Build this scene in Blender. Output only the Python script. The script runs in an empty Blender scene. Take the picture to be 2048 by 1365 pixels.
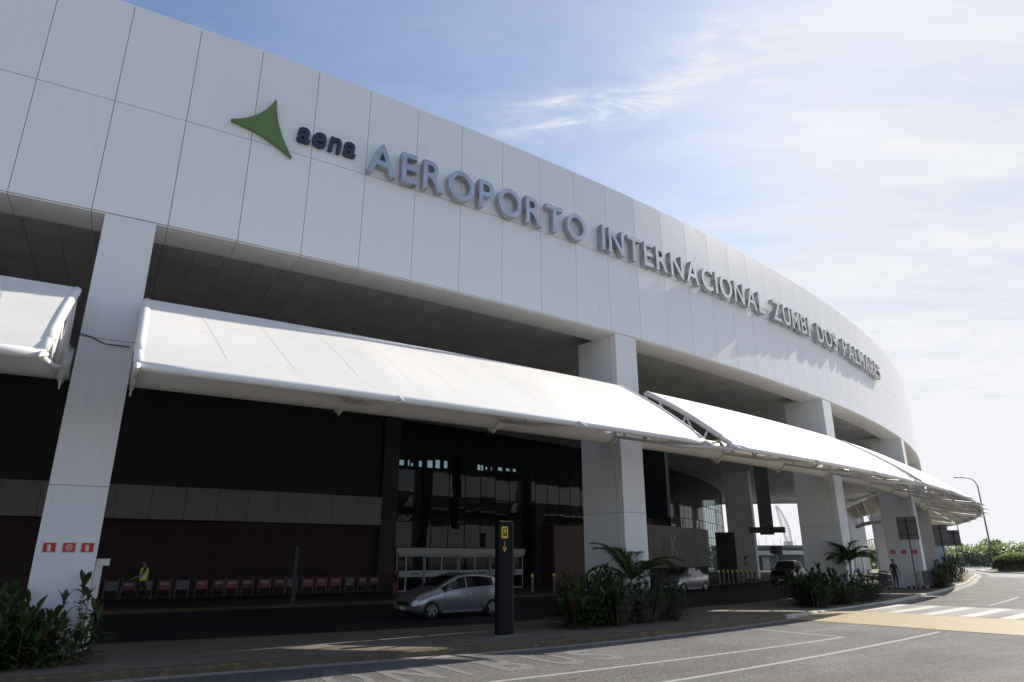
import bpy, bmesh, math, random
import numpy as np
from mathutils import Vector, Matrix
R_ = math.radians
scene = bpy.context.scene
COL = scene.collection
random.seed(7)

# ------------------------------------------------------------------ camera
cd = bpy.data.cameras.new('camera'); cam = bpy.data.objects.new('camera', cd); COL.objects.link(cam)
cam.location = (0, 0, 2.0); cam.rotation_euler = (R_(90 + 17.88), 0, 0)
cd.sensor_width = 36.0; cd.lens = 23.57; cd.clip_start = 0.1; cd.clip_end = 6000
scene.camera = cam
# ------------------------------------------------------------------ sky and sun
SUN_EL, SUN_AZ = 33.7, 52.6           # azimuth from +Y towards +X
D = Vector((math.sin(R_(SUN_AZ)) * math.cos(R_(SUN_EL)), math.cos(R_(SUN_AZ)) * math.cos(R_(SUN_EL)), math.sin(R_(SUN_EL))))
ld = bpy.data.lights.new('sun', 'SUN'); sun = bpy.data.objects.new('sun', ld); COL.objects.link(sun)
ld.energy = 5.0; ld.angle = R_(0.53); ld.color = (1.0, 0.93, 0.83)
sun.rotation_euler = (-D).to_track_quat('-Z', 'Y').to_euler()
world = bpy.data.worlds.new('World'); scene.world = world; world.use_nodes = True
W = world.node_tree; W.nodes.clear()
def wn(t, **k):
    n = W.nodes.new(t)
    for a, b in k.items(): setattr(n, a, b)
    return n
def wm(op, a, b=None, c=None, clamp=False):
    n = W.nodes.new('ShaderNodeMath'); n.operation = op; n.use_clamp = clamp
    for i, v in enumerate((a, b, c)):
        if v is None: continue
        if isinstance(v, (int, float)): n.inputs[i].default_value = v
        else: W.links.new(v, n.inputs[i])
    return n.outputs[0]
def wdot(vec, d):
    n = W.nodes.new('ShaderNodeVectorMath'); n.operation = 'DOT_PRODUCT'
    W.links.new(vec, n.inputs[0]); n.inputs[1].default_value = d
    return n.outputs['Value']
wo = wn('ShaderNodeOutputWorld'); bg = wn('ShaderNodeBackground'); bg.inputs[1].default_value = 0.13
sky = wn('ShaderNodeTexSky'); sky.sky_type = 'NISHITA'; sky.sun_disc = False
sky.sun_elevation = R_(SUN_EL); sky.sun_rotation = R_(SUN_AZ); sky.air_density = 1.0; sky.dust_density = 1.0; sky.ozone_density = 1.5
tc = wn('ShaderNodeTexCoord'); gen = tc.outputs['Generated']
sp = wn('ShaderNodeSeparateXYZ'); W.links.new(gen, sp.inputs[0])
zc = wm('MAXIMUM', sp.outputs[2], 0.04)
cx = wm('DIVIDE', sp.outputs[0], zc); cy = wm('DIVIDE', sp.outputs[1], zc)
cb = wn('ShaderNodeCombineXYZ'); W.links.new(cx, cb.inputs[0]); W.links.new(cy, cb.inputs[1])
mp = wn('ShaderNodeMapping'); mp.inputs['Rotation'].default_value = (0, 0, R_(-38)); mp.inputs['Scale'].default_value = (0.8, 1.7, 1)
W.links.new(cb.outputs[0], mp.inputs[0])
n1 = wn('ShaderNodeTexNoise'); n1.inputs['Scale'].default_value = 1.5; n1.inputs['Detail'].default_value = 10; n1.inputs['Roughness'].default_value = 0.6; n1.inputs['Distortion'].default_value = 0.6
W.links.new(mp.outputs[0], n1.inputs['Vector'])
n2 = wn('ShaderNodeTexNoise'); n2.inputs['Scale'].default_value = 0.45; n2.inputs['Detail'].default_value = 5
W.links.new(mp.outputs[0], n2.inputs['Vector'])
# general veil: thicker towards the sun side and the horizon
sund = wm('MAXIMUM', wdot(gen, tuple(Vector((math.sin(R_(SUN_AZ)), math.cos(R_(SUN_AZ)), 0.35)).normalized())), 0.0)
veil = wm('POWER', sund, 5.0)
veil = wm('MULTIPLY', veil, wm('ADD', wm('MULTIPLY', n1.outputs[0], 0.35), 0.95))
veil = wm('ADD', veil, wm('MULTIPLY', wm('SUBTRACT', n1.outputs[0], 0.42, None), 0.42))
hor = wm('POWER', wm('SUBTRACT', 1.0, wm('MAXIMUM', sp.outputs[2], 0.0)), 6.0)
veil = wm('ADD', wm('ADD', wm('MULTIPLY', veil, 0.98), 0.06), wm('MULTIPLY', hor, 0.8))
n3 = wn('ShaderNodeTexNoise'); n3.inputs['Scale'].default_value = 5.5; n3.inputs['Detail'].default_value = 12; n3.inputs['Roughness'].default_value = 0.68; n3.inputs['Distortion'].default_value = 0.9
mp3 = wn('ShaderNodeMapping'); mp3.inputs['Rotation'].default_value = (0, 0, R_(-22)); mp3.inputs['Scale'].default_value = (0.55, 1.9, 1)
W.links.new(cb.outputs[0], mp3.inputs[0]); W.links.new(mp3.outputs[0], n3.inputs['Vector'])
# one long wisp of cirrus
f_, pt = 1341.0, R_(17.88)
def pixdir(u, v):
    up = -(v - 682.5)
    return Vector((u - 1024, f_ * math.cos(pt) - up * math.sin(pt), f_ * math.sin(pt) + up * math.cos(pt))).normalized()
def wisp(A, B, width, gain):
    a, b = pixdir(*A), pixdir(*B)
    nrm = a.cross(b).normalized(); mid = (a + b).normalized(); along = nrm.cross(mid).normalized(); half = math.asin(min(1, abs(along.dot(a))))
    wob = wm('MULTIPLY', wm('SUBTRACT', n1.outputs[0], 0.5), 0.06)
    d1 = wm('DIVIDE', wm('ADD', wdot(gen, tuple(nrm)), wob), width)
    d2 = wm('DIVIDE', wdot(gen, tuple(along)), half)
    m = wm('MULTIPLY', wm('EXPONENT', wm('MULTIPLY', wm('MULTIPLY', d1, d1), -1.0)), wm('EXPONENT', wm('MULTIPLY', wm('POWER', wm('ABSOLUTE', d2), 4.0), -1.0)))
    return wm('MULTIPLY', wm('MULTIPLY', m, gain), wm('POWER', wm('MULTIPLY', n3.outputs[0], 1.75), 4.5))
veil = wm('ADD', veil, wisp((1040, 250), (1660, 85), 0.026, 0.62))
veil = wm('ADD', veil, wisp((1400, 110), (1680, 100), 0.030, 0.5))
veil = wm('ADD', veil, wisp((1600, 560), (1900, 420), 0.05, 0.5))
veil = wm('MINIMUM', wm('MAXIMUM', veil, 0.0), 0.985)
mx = wn('ShaderNodeMixRGB'); W.links.new(veil, mx.inputs[0])
tint = wn('ShaderNodeMixRGB', blend_type='MULTIPLY'); tint.inputs[0].default_value = 1.0; tint.inputs[2].default_value = (0.90, 0.93, 1.03, 1)
mnn = wn('ShaderNodeVectorMath'); mnn.operation = 'MINIMUM'; W.links.new(sky.outputs[0], mnn.inputs[0]); mnn.inputs[1].default_value = (5.6, 5.8, 6.2)
W.links.new(mnn.outputs[0], tint.inputs[1]); W.links.new(tint.outputs[0], mx.inputs[1])
cm = wn('ShaderNodeMixRGB'); cm.inputs[1].default_value = (4.35, 4.7, 5.45, 1); cm.inputs[2].default_value = (5.45, 5.5, 5.65, 1)
cf = wm('MULTIPLY_ADD', wm('ADD', wm('MULTIPLY', n1.outputs[0], 0.6), wm('MULTIPLY', n3.outputs[0], 0.4)), 3.6, -1.35, True)
cf = wm('MINIMUM', wm('ADD', cf, wm('MULTIPLY', hor, 2.2)), 1.0)
W.links.new(cf, cm.inputs[0]); W.links.new(cm.outputs[0], mx.inputs[2])
W.links.new(mx.outputs[0], bg.inputs[0]); W.links.new(bg.outputs[0], wo.inputs[0])
scene.view_settings.view_transform = 'Standard'; scene.view_settings.look = 'None'
scene.view_settings.exposure = 0.35; scene.view_settings.gamma = 1.0
scene.cycles.max_bounces = 8

# ------------------------------------------------------------------ the arc the building follows
CX, CY, RR, S0 = -71.367, 120.979, 123.659, 64.736
def ang(s): return (s + S0) / RR
def P(s, r, z=0.0):
    a = ang(s); return Vector((CX + (RR + r) * math.sin(a), CY - (RR + r) * math.cos(a), z))
def SR(x, y):
    dx, dy = x - CX, y - CY
    return RR * math.atan2(dx, -dy) - S0, math.hypot(dx, dy) - RR
def at(u, y, z=0.0):
    "point on the vertical plane of photo column u, y metres ahead, at height z"
    up = None
    # solve the row that gives height z at this y is not needed: x/depth fixed by u
    dep = y * math.cos(pt) + (z - 2.0) * math.sin(pt)
    return Vector(((u - 1024) / f_ * dep, y, z))
def interp(tab, s):
    if s <= tab[0][0]: return tab[0][1]
    for (a, b), (c, d) in zip(tab, tab[1:]):
        if s <= c: return b + (d - b) * (s - a) / (c - a)
    return tab[-1][1]
KERB = [(-60, 2.6), (0, 2.35), (5, 2.45), (9, 2.75), (13, 2.75), (17, 2.45), (21, 2.1), (24, 1.95), (31, 1.6), (39, 1.05), (45, .95), (54, 1.0), (62, 1.6), (72, 2.6), (80, 4.0), (92, 7.2), (106, 11.4), (119, 17.0), (132, 23.6), (150, 36)]
ISL = [(-60, -2.6), (0, -2.55), (4, -2.1), (12, -1.6), (15, -2.1), (30, -2.4), (150, -2.6)]

def s_at(u, r, z=.2):
    lo, hi = -20.0, 75.0
    def pu(s):
        p = P(s, r, z); dz = p.y * math.cos(pt) + (z - 2) * math.sin(pt); return 1024 + f_ * p.x / dz
    for _ in range(40):
        mid = (lo + hi) / 2
        if pu(mid) < u: lo = mid
        else: hi = mid
    return (lo + hi) / 2
# ------------------------------------------------------------------ materials
MATS = {}
def mat(name, color, rough=0.6, metal=0.0, noise=0.0, nscale=6.0, bump=0.0, bscale=40.0, spec=0.5, emit=None, alpha=1.0, trans=0.0, col2=None, coat=0.0, detail=6.0):
    if name in MATS: return MATS[name]
    m = bpy.data.materials.new(name); m.use_nodes = True; MATS[name] = m
    N, L = m.node_tree.nodes, m.node_tree.links; b = N['Principled BSDF']
    b.inputs['Base Color'].default_value = (*color, 1); b.inputs['Roughness'].default_value = rough
    b.inputs['Metallic'].default_value = metal; b.inputs['Specular IOR Level'].default_value = spec
    b.inputs['Transmission Weight'].default_value = trans; b.inputs['Coat Weight'].default_value = coat
    if emit: b.inputs['Emission Color'].default_value = (*emit[:3], 1); b.inputs['Emission Strength'].default_value = emit[3]
    t = N.new('ShaderNodeTexCoord')
    if noise or col2:
        n = N.new('ShaderNodeTexNoise'); n.inputs['Scale'].default_value = nscale; n.inputs['Detail'].default_value = detail; n.inputs['Roughness'].default_value = .62
        L.new(t.outputs['Object'], n.inputs['Vector'])
        r = N.new('ShaderNodeValToRGB'); r.color_ramp.elements[0].position = .3; r.color_ramp.elements[1].position = .7
        c2 = col2 or tuple(min(1, c * (1 + noise)) for c in color); c1 = color if col2 else tuple(c * (1 - noise) for c in color)
        r.color_ramp.elements[0].color = (*c1, 1); r.color_ramp.elements[1].color = (*c2, 1)
        L.new(n.outputs[0], r.inputs[0]); L.new(r.outputs[0], b.inputs['Base Color'])
    if bump:
        n = N.new('ShaderNodeTexNoise'); n.inputs['Scale'].default_value = bscale; n.inputs['Detail'].default_value = 4
        L.new(t.outputs['Object'], n.inputs['Vector'])
        bp = N.new('ShaderNodeBump'); bp.inputs['Strength'].default_value = bump; bp.inputs['Distance'].default_value = .02
        L.new(n.outputs[0], bp.inputs['Height']); L.new(bp.outputs[0], b.inputs['Normal'])
    return m
def asphalt(name, base, light, rut=True):
    m = mat(name, base, .82, spec=.35)
    N, L = m.node_tree.nodes, m.node_tree.links; b = N['Principled BSDF']; t = [n for n in N if n.type == 'TEX_COORD'][0]
    g = N.new('ShaderNodeTexNoise'); g.inputs['Scale'].default_value = 22; g.inputs['Detail'].default_value = 8; g.inputs['Roughness'].default_value = .85
    h = N.new('ShaderNodeTexNoise'); h.inputs['Scale'].default_value = .35; h.inputs['Detail'].default_value = 6
    v = N.new('ShaderNodeTexVoronoi'); v.inputs['Scale'].default_value = 40
    L.new(t.outputs['Object'], v.inputs['Vector'])
    for n in (g, h): L.new(t.outputs['Object'], n.inputs['Vector'])
    r = N.new('ShaderNodeValToRGB'); r.color_ramp.elements[0].position = .33; r.color_ramp.elements[1].position = .68
    r.color_ramp.elements[0].color = (*base, 1); r.color_ramp.elements[1].color = (*light, 1)
    L.new(g.outputs[0], r.inputs[0])
    r2 = N.new('ShaderNodeValToRGB'); r2.color_ramp.elements[0].position = .35; r2.color_ramp.elements[1].position = .65
    r2.color_ramp.elements[0].color = (.72, .72, .72, 1); r2.color_ramp.elements[1].color = (1.1, 1.1, 1.1, 1)
    L.new(h.outputs[0], r2.inputs[0])
    mu = N.new('ShaderNodeMixRGB'); mu.blend_type = 'MULTIPLY'; mu.inputs[0].default_value = 1
    L.new(r.outputs[0], mu.inputs[1]); L.new(r2.outputs[0], mu.inputs[2])
    # bright aggregate stones: one colour per voronoi cell
    sx = N.new('ShaderNodeSeparateColor'); L.new(v.outputs['Color'], sx.inputs[0])
    rs = N.new('ShaderNodeValToRGB'); rs.color_ramp.elements[0].position = .78; rs.color_ramp.elements[1].position = .98
    rs.color_ramp.elements[0].color = (0, 0, 0, 1); rs.color_ramp.elements[1].color = (.75, .75, .75, 1) if base[0] > .05 else (.10, .10, .10, 1)
    L.new(sx.outputs[0], rs.inputs[0])
    m2 = N.new('ShaderNodeMixRGB'); m2.inputs[2].default_value = (.36, .35, .33, 1)
    L.new(rs.outputs[0], m2.inputs[0]); L.new(mu.outputs[0], m2.inputs[1]); L.new(m2.outputs[0], b.inputs['Base Color'])
    sub = N.new('ShaderNodeVectorMath'); sub.operation = 'SUBTRACT'; L.new(t.outputs['Object'], sub.inputs[0]); sub.inputs[1].default_value = (CX, CY, 0)
    ln = N.new('ShaderNodeVectorMath'); ln.operation = 'LENGTH'; L.new(sub.outputs[0], ln.inputs[0])
    sxy = N.new('ShaderNodeSeparateXYZ'); L.new(sub.outputs[0], sxy.inputs[0]); at2 = N.new('ShaderNodeMath'); at2.operation = 'ARCTAN2'; L.new(sxy.outputs[0], at2.inputs[0]); L.new(sxy.outputs[1], at2.inputs[1])
    mu5 = N.new('ShaderNodeMath'); mu5.operation = 'MULTIPLY'; L.new(at2.outputs[0], mu5.inputs[0]); mu5.inputs[1].default_value = 14
    cmb = N.new('ShaderNodeCombineXYZ'); L.new(ln.outputs['Value'], cmb.inputs[0]); L.new(mu5.outputs[0], cmb.inputs[1])
    tr = N.new('ShaderNodeTexNoise'); tr.inputs['Scale'].default_value = .9; tr.inputs['Detail'].default_value = 5; tr.inputs['Roughness'].default_value = .65; L.new(cmb.outputs[0], tr.inputs['Vector'])
    tmr = N.new('ShaderNodeMapRange'); tmr.inputs[1].default_value = .35; tmr.inputs[2].default_value = .65; tmr.inputs[3].default_value = .78; tmr.inputs[4].default_value = 1.12; L.new(tr.outputs[0], tmr.inputs[0])
    st = N.new('ShaderNodeTexNoise'); st.inputs['Scale'].default_value = 1.1; st.inputs['Detail'].default_value = 3; L.new(t.outputs['Object'], st.inputs['Vector'])
    smr = N.new('ShaderNodeMapRange'); smr.inputs[1].default_value = .66; smr.inputs[2].default_value = .74; smr.inputs[3].default_value = 1; smr.inputs[4].default_value = .72; L.new(st.outputs[0], smr.inputs[0])
    tm = N.new('ShaderNodeMath'); tm.operation = 'MULTIPLY'; L.new(tmr.outputs[0], tm.inputs[0]); L.new(smr.outputs[0], tm.inputs[1])
    vs = N.new('ShaderNodeVectorMath'); vs.operation = 'SCALE'; L.new(m2.outputs[0], vs.inputs[0]); L.new(tm.outputs[0], vs.inputs['Scale']); L.new(vs.outputs[0], b.inputs['Base Color'])
    bp = N.new('ShaderNodeBump'); bp.inputs['Strength'].default_value = .9; bp.inputs['Distance'].default_value = .02
    L.new(g.outputs[0], bp.inputs['Height']); L.new(bp.outputs[0], b.inputs['Normal'])
    return m
def worn(name, paint, under, amount=.5, scale=9.0):
    "paint worn through to what lies beneath"
    m = mat(name, paint, .75)
    N, L = m.node_tree.nodes, m.node_tree.links; b = N['Principled BSDF']; t = [n for n in N if n.type == 'TEX_COORD'][0]
    g = N.new('ShaderNodeTexNoise'); g.inputs['Scale'].default_value = scale; g.inputs['Detail'].default_value = 10; g.inputs['Roughness'].default_value = .8
    L.new(t.outputs['Object'], g.inputs['Vector'])
    r = N.new('ShaderNodeValToRGB'); r.color_ramp.elements[0].position = amount - .1; r.color_ramp.elements[1].position = amount + .1
    r.color_ramp.elements[0].color = (*under, 1); r.color_ramp.elements[1].color = (*paint, 1)
    L.new(g.outputs[0], r.inputs[0]); L.new(r.outputs[0], b.inputs['Base Color'])
    bp = N.new('ShaderNodeBump'); bp.inputs['Strength'].default_value = .5; bp.inputs['Distance'].default_value = .01
    g2 = N.new('ShaderNodeTexNoise'); g2.inputs['Scale'].default_value = 60; L.new(t.outputs['Object'], g2.inputs['Vector'])
    L.new(g2.outputs[0], bp.inputs['Height']); L.new(bp.outputs[0], b.inputs['Normal'])
    return m
def panel_mat(name, c, rough=.42, var=.04, streak=True):
    "painted metal panels, each its own shade by random island, with faint dirt streaks"
    m = mat(name, c, rough, spec=.45)
    N, L = m.node_tree.nodes, m.node_tree.links; b = N['Principled BSDF']; t = [n for n in N if n.type == 'TEX_COORD'][0]
    geo = N.new('ShaderNodeNewGeometry')
    mr = N.new('ShaderNodeMapRange'); mr.inputs[3].default_value = 1 - var; mr.inputs[4].default_value = 1 + var
    L.new(geo.outputs['Random Per Island'], mr.inputs[0])
    mpn = N.new('ShaderNodeMapping'); mpn.inputs['Scale'].default_value = (4, 4, .25); L.new(t.outputs['Object'], mpn.inputs[0])
    n = N.new('ShaderNodeTexNoise'); n.inputs['Scale'].default_value = 1.6; n.inputs['Detail'].default_value = 7; L.new(mpn.outputs[0], n.inputs['Vector'])
    mr2 = N.new('ShaderNodeMapRange'); mr2.inputs[1].default_value = .3; mr2.inputs[2].default_value = .75; mr2.inputs[3].default_value = .965 if streak else 1; mr2.inputs[4].default_value = 1.01
    L.new(n.outputs[0], mr2.inputs[0])
    mm = N.new('ShaderNodeMath'); mm.operation = 'MULTIPLY'; L.new(mr.outputs[0], mm.inputs[0]); L.new(mr2.outputs[0], mm.inputs[1])
    vm = N.new('ShaderNodeVectorMath'); vm.operation = 'SCALE'; vm.inputs[0].default_value = c; L.new(mm.outputs[0], vm.inputs['Scale'])
    L.new(vm.outputs[0], b.inputs['Base Color'])
    n3 = N.new('ShaderNodeTexNoise'); n3.inputs['Scale'].default_value = .9; L.new(t.outputs['Object'], n3.inputs['Vector'])
    bp = N.new('ShaderNodeBump'); bp.inputs['Strength'].default_value = .04; bp.inputs['Distance'].default_value = .1
    L.new(n3.outputs[0], bp.inputs['Height']); L.new(bp.outputs[0], b.inputs['Normal'])
    return m

M_panel = panel_mat('white_panel', (.79, .797, .81), .38, .012, False)
M_colm = panel_mat('column_paint', (.74, .75, .76), .6, .01)
def grime(m, amt, scale, stretch):
    N, L = m.node_tree.nodes, m.node_tree.links; b = N['Principled BSDF']; src = b.inputs['Base Color'].links[0].from_socket
    t = [n for n in N if n.type == 'TEX_COORD'][0]; mp_ = N.new('ShaderNodeMapping'); mp_.inputs['Scale'].default_value = stretch; L.new(t.outputs['Object'], mp_.inputs[0])
    n = N.new('ShaderNodeTexNoise'); n.inputs['Scale'].default_value = scale; n.inputs['Detail'].default_value = 9; n.inputs['Roughness'].default_value = .7; L.new(mp_.outputs[0], n.inputs['Vector'])
    r = N.new('ShaderNodeMapRange'); r.inputs[1].default_value = .58; r.inputs[2].default_value = .78; r.inputs[3].default_value = 0; r.inputs[4].default_value = amt; L.new(n.outputs[0], r.inputs[0])
    x = N.new('ShaderNodeMixRGB'); x.inputs[2].default_value = (.30, .28, .25, 1); L.new(r.outputs[0], x.inputs[0]); L.new(src, x.inputs[1]); L.new(x.outputs[0], b.inputs['Base Color'])
grime(M_colm, .35, 2.2, (3, 3, .6)); grime(M_panel, .16, 1.5, (3, 3, .35))
M_joint = mat('joint_dark', (.30, .30, .30), .8)
M_soffit = panel_mat('soffit_panel', (.88, .87, .84), .32, .03)
M_ceil = panel_mat('ceiling_tile', (.62, .62, .61), .55, .10, False)
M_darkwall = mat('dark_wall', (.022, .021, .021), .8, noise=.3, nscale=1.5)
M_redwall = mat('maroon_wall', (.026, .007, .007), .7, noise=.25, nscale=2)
M_band = panel_mat('beige_panel', (.20, .19, .17), .6, .04)
M_alu = mat('aluminium', (.46, .465, .47), .28, .9, noise=.15, nscale=3)
M_white = mat('white_paint', (.74, .74, .73), .45, noise=.04, nscale=3)
M_fabric = mat('membrane', (.87, .845, .79), .6, noise=.03, nscale=1.3, bump=.12, bscale=2.2)
_n = M_fabric.node_tree; _t = _n.nodes.new('ShaderNodeBsdfTranslucent'); _t.inputs[0].default_value = (.80, .76, .70, 1); _m = _n.nodes.new('ShaderNodeMixShader'); _m.inputs[0].default_value = .14
_o = [q for q in _n.nodes if q.type == 'OUTPUT_MATERIAL'][0]; _n.links.new(_n.nodes['Principled BSDF'].outputs[0], _m.inputs[1]); _n.links.new(_t.outputs[0], _m.inputs[2]); _n.links.new(_m.outputs[0], _o.inputs[0])
M_steel = mat('white_steel', (.78, .77, .75), .45, noise=.06, nscale=4)
M_pipe = mat('bounce_warmed_steel', (.76, .73, .68), .5, noise=.06, nscale=3)  # steel tinted beige, warm ground bounce put into the colour
M_asph = asphalt('asphalt', (.075, .073, .069), (.205, .198, .186))
M_asph2 = asphalt('asphalt_pale', (.26, .255, .24), (.42, .41, .38))
M_lane = asphalt('asphalt_lane_shaded', (.012, .012, .013), (.028, .028, .028))  # asphalt again, albedo lowered to put the shade under the roof into it
M_walk = mat('paving', (.165, .14, .108), .85, noise=.22, nscale=3.5, bump=.3, bscale=30)
M_kerb = mat('kerb_concrete', (.50, .47, .40), .85, noise=.25, nscale=5, bump=.3)
M_kerbY = worn('kerb_yellow', (.20, .135, .04), (.075, .062, .045), .56, 6)
M_kerbI = worn('kerb_yellow_shaded', (.12, .065, .02), (.04, .035, .03), .5, 5)  # yellow kerb under the roof, its shade mixed into both colours
M_lineW = worn('line_white', (.44, .43, .40), (.20, .195, .185), .47, 16)
M_text = worn('line_ghost', (.30, .29, .28), (.15, .147, .142), .57, 14)
M_yellow = worn('ramp_yellow', (.42, .31, .16), (.42, .37, .27), .47, 2.2)
M_zebra = worn('zebra_white', (.54, .52, .48), (.40, .38, .35), .38, 4)
M_gutter = worn('gutter', (.34, .32, .29), (.20, .19, .175), .46, 5)
M_grass = mat('grass', (.10, .16, .03), .9, noise=.4, nscale=20, bump=.5, bscale=60)
M_earth = mat('earth', (.30, .28, .22), .95, noise=.35, nscale=.6)  # albedo raised so unseen ground behind the camera bounces warm light
M_glass = mat('curtain_glass', (.012, .016, .016), .04, spec=.9)
M_black = mat('black_paint', (.006, .007, .008), .6, spec=.15)
M_char = mat('charcoal', (.03, .032, .037), .5)
M_rubber = mat('rubber', (.015, .015, .015), .8)
M_green = mat('logo_green', (.115, .185, .055), .55, noise=.05)
M_navy = mat('logo_navy', (.020, .032, .055), .5)
M_red = mat('sign_red', (.50, .012, .018), .5)
M_cream = mat('sign_cream', (.62, .60, .45), .5)
M_yel = mat('sign_yellow', (.62, .42, .02), .5)
def leafmat(name, a, b, tr=.25):
    m = mat(name, a, .42, col2=b, nscale=1.7)
    bs = m.node_tree.nodes['Principled BSDF']; bs.inputs['Subsurface Weight'].default_value = 0
    N, L = m.node_tree.nodes, m.node_tree.links
    tl = N.new('ShaderNodeBsdfTranslucent'); tl.inputs[0].default_value = (b[0] * 1.3, b[1] * 1.6, b[2], 1)
    ms = N.new('ShaderNodeMixShader'); ms.inputs[0].default_value = tr; out = [n for n in N if n.type == 'OUTPUT_MATERIAL'][0]
    L.new(bs.outputs[0], ms.inputs[1]); L.new(tl.outputs[0], ms.inputs[2]); L.new(ms.outputs[0], out.inputs[0])
    return m
M_leaf = leafmat('leaf', (.026, .042, .011), (.058, .095, .02), .2)
M_leafdark = leafmat('leaf_dark', (.018, .030, .012), (.038, .062, .018), .15)
M_leafy = leafmat('leaf_yellowish', (.045, .065, .014), (.095, .125, .025), .2)
M_leafred = leafmat('leaf_maroon', (.05, .012, .015), (.10, .02, .02), .15)
M_flower = mat('flower_red', (.35, .02, .02), .5)
M_treeleaf = leafmat('tree_leaf_hazed', (.14, .165, .085), (.25, .28, .15), .35)  # far leaves paled and greyed, distance haze put into the colour
M_bark = mat('bark', (.14, .11, .085), .9, noise=.3, nscale=10)
M_palmbark = mat('palm_bark', (.22, .20, .16), .9, noise=.35, nscale=8)
M_skin = mat('skin', (.28, .16, .11), .5)

# ------------------------------------------------------------------ mesh helpers
class MB:
    def __init__(s): s.v = []; s.f = []; s.mi = []; s.cur = 0
    def quad(s, a, b, c, d): s.poly([a, b, c, d])
    def poly(s, pts):
        n = len(s.v); s.v += [tuple(p) for p in pts]; s.f.append(tuple(range(n, n + len(pts)))); s.mi.append(s.cur)
    def hexa(s, p):
        "8 corners: bottom 4 ccw, top 4"
        n = len(s.v); s.v += [tuple(q) for q in p]
        for f in ((0, 3, 2, 1), (4, 5, 6, 7), (0, 1, 5, 4), (1, 2, 6, 5), (2, 3, 7, 6), (3, 0, 4, 7)):
            s.f.append(tuple(n + i for i in f)); s.mi.append(s.cur)
    def box(s, x0, x1, y0, y1, z0, z1):
        s.hexa([(x0, y0, z0), (x1, y0, z0), (x1, y1, z0), (x0, y1, z0), (x0, y0, z1), (x1, y0, z1), (x1, y1, z1), (x0, y1, z1)])
    def cbox(s, s0, s1, r0, r1, z0, z1, n=1):
        "box bent along the arc"
        b = len(s.v)
        for i in range(n + 1):
            t = s0 + (s1 - s0) * i / n
            s.v += [tuple(P(t, r1, z0)), tuple(P(t, r0, z0)), tuple(P(t, r0, z1)), tuple(P(t, r1, z1))]
        for i in range(n):
            for k in range(4):
                a, c = b + 4 * i + k, b + 4 * i + (k + 1) % 4
                s.f.append((a, a + 4, c + 4, c)); s.mi.append(s.cur)
        s.f.append((b, b + 1, b + 2, b + 3)); s.mi.append(s.cur)
        e = b + 4 * n; s.f.append((e + 3, e + 2, e + 1, e)); s.mi.append(s.cur)
    def tube(s, pts, rad, n=8, caps=True):
        pts = [Vector(p) for p in pts]; rads = rad if isinstance(rad, (list, tuple)) else [rad] * len(pts)
        b = len(s.v); up = None
        for i, p in enumerate(pts):
            t = (pts[min(i + 1, len(pts) - 1)] - pts[max(i - 1, 0)]).normalized()
            if up is None: up = Vector((0, 0, 1)) if abs(t.z) < .9 else Vector((1, 0, 0))
            a = t.cross(up).normalized(); c = a.cross(t).normalized(); up = c
            for k in range(n):
                w = 2 * math.pi * k / n; s.v.append(tuple(p + (a * math.cos(w) + c * math.sin(w)) * max(rads[i], 1e-4)))
        for i in range(len(pts) - 1):
            for k in range(n):
                s.f.append((b + i * n + k, b + i * n + (k + 1) % n, b + (i + 1) * n + (k + 1) % n, b + (i + 1) * n + k)); s.mi.append(s.cur)
        if caps:
            s.f.append(tuple(b + k for k in range(n))[::-1]); s.mi.append(s.cur)
            e = b + (len(pts) - 1) * n; s.f.append(tuple(e + k for k in range(n))); s.mi.append(s.cur)
    def ball(s, c, r, n=10, sc=(1, 1, 1)):
        c = Vector(c); b = len(s.v); m = n // 2
        for i in range(m + 1):
            t = math.pi * i / m
            for k in range(n):
                w = 2 * math.pi * k / n
                s.v.append((c.x + r * sc[0] * math.sin(t) * math.cos(w), c.y + r * sc[1] * math.sin(t) * math.sin(w), c.z + r * sc[2] * math.cos(t)))
        for i in range(m):
            for k in range(n):
                s.f.append((b + i * n + k, b + (i + 1) * n + k, b + (i + 1) * n + (k + 1) % n, b + i * n + (k + 1) % n)); s.mi.append(s.cur)
    def leaf(s, base, d, length, width, droop=.3, n=3, upv=Vector((0, 0, 1)), fold=.18):
        "a lance-shaped blade, bent and folded along its midrib"
        d = Vector(d).normalized(); side = d.cross(upv)
        if side.length < .05: side = Vector((1, 0, 0))
        side.normalize(); nrm = side.cross(d).normalized()
        b = len(s.v); prof = [.12, .8, 1.0, .62, .0] if n > 3 else [.15, 1.0, .7, .0]
        m = len(prof)
        for i, w in enumerate(prof):
            t = i / (m - 1); c = Vector(base) + d * (length * t) - Vector((0, 0, 1)) * (droop * length * t * t)
            h = width * .5 * w
            s.v += [tuple(c - side * h + nrm * h * fold * 2), tuple(c), tuple(c + side * h + nrm * h * fold * 2)]
        for i in range(m - 1):
            for k in range(2):
                a = b + 3 * i + k; s.f.append((a, a + 1, a + 4, a + 3)); s.mi.append(s.cur)
    def build(s, name, mats, parent=None, smooth=False, local=False):
        me = bpy.data.meshes.new(name)
        off = Vector((0, 0, 0))
        if parent is not None and not local:
            p = parent
            while p is not None: off += p.location; p = p.parent
        me.from_pydata([(x - off.x, y - off.y, z - off.z) for x, y, z in s.v], [], s.f)
        ms = mats if isinstance(mats, (list, tuple)) else [mats]
        for m in ms: me.materials.append(m)
        if len(ms) > 1: me.polygons.foreach_set('material_index', s.mi)
        if smooth: me.polygons.foreach_set('use_smooth', [True] * len(me.polygons))
        me.update()
        o = bpy.data.objects.new(name, me); COL.objects.link(o)
        if parent is not None: o.parent = parent
        return o
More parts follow.
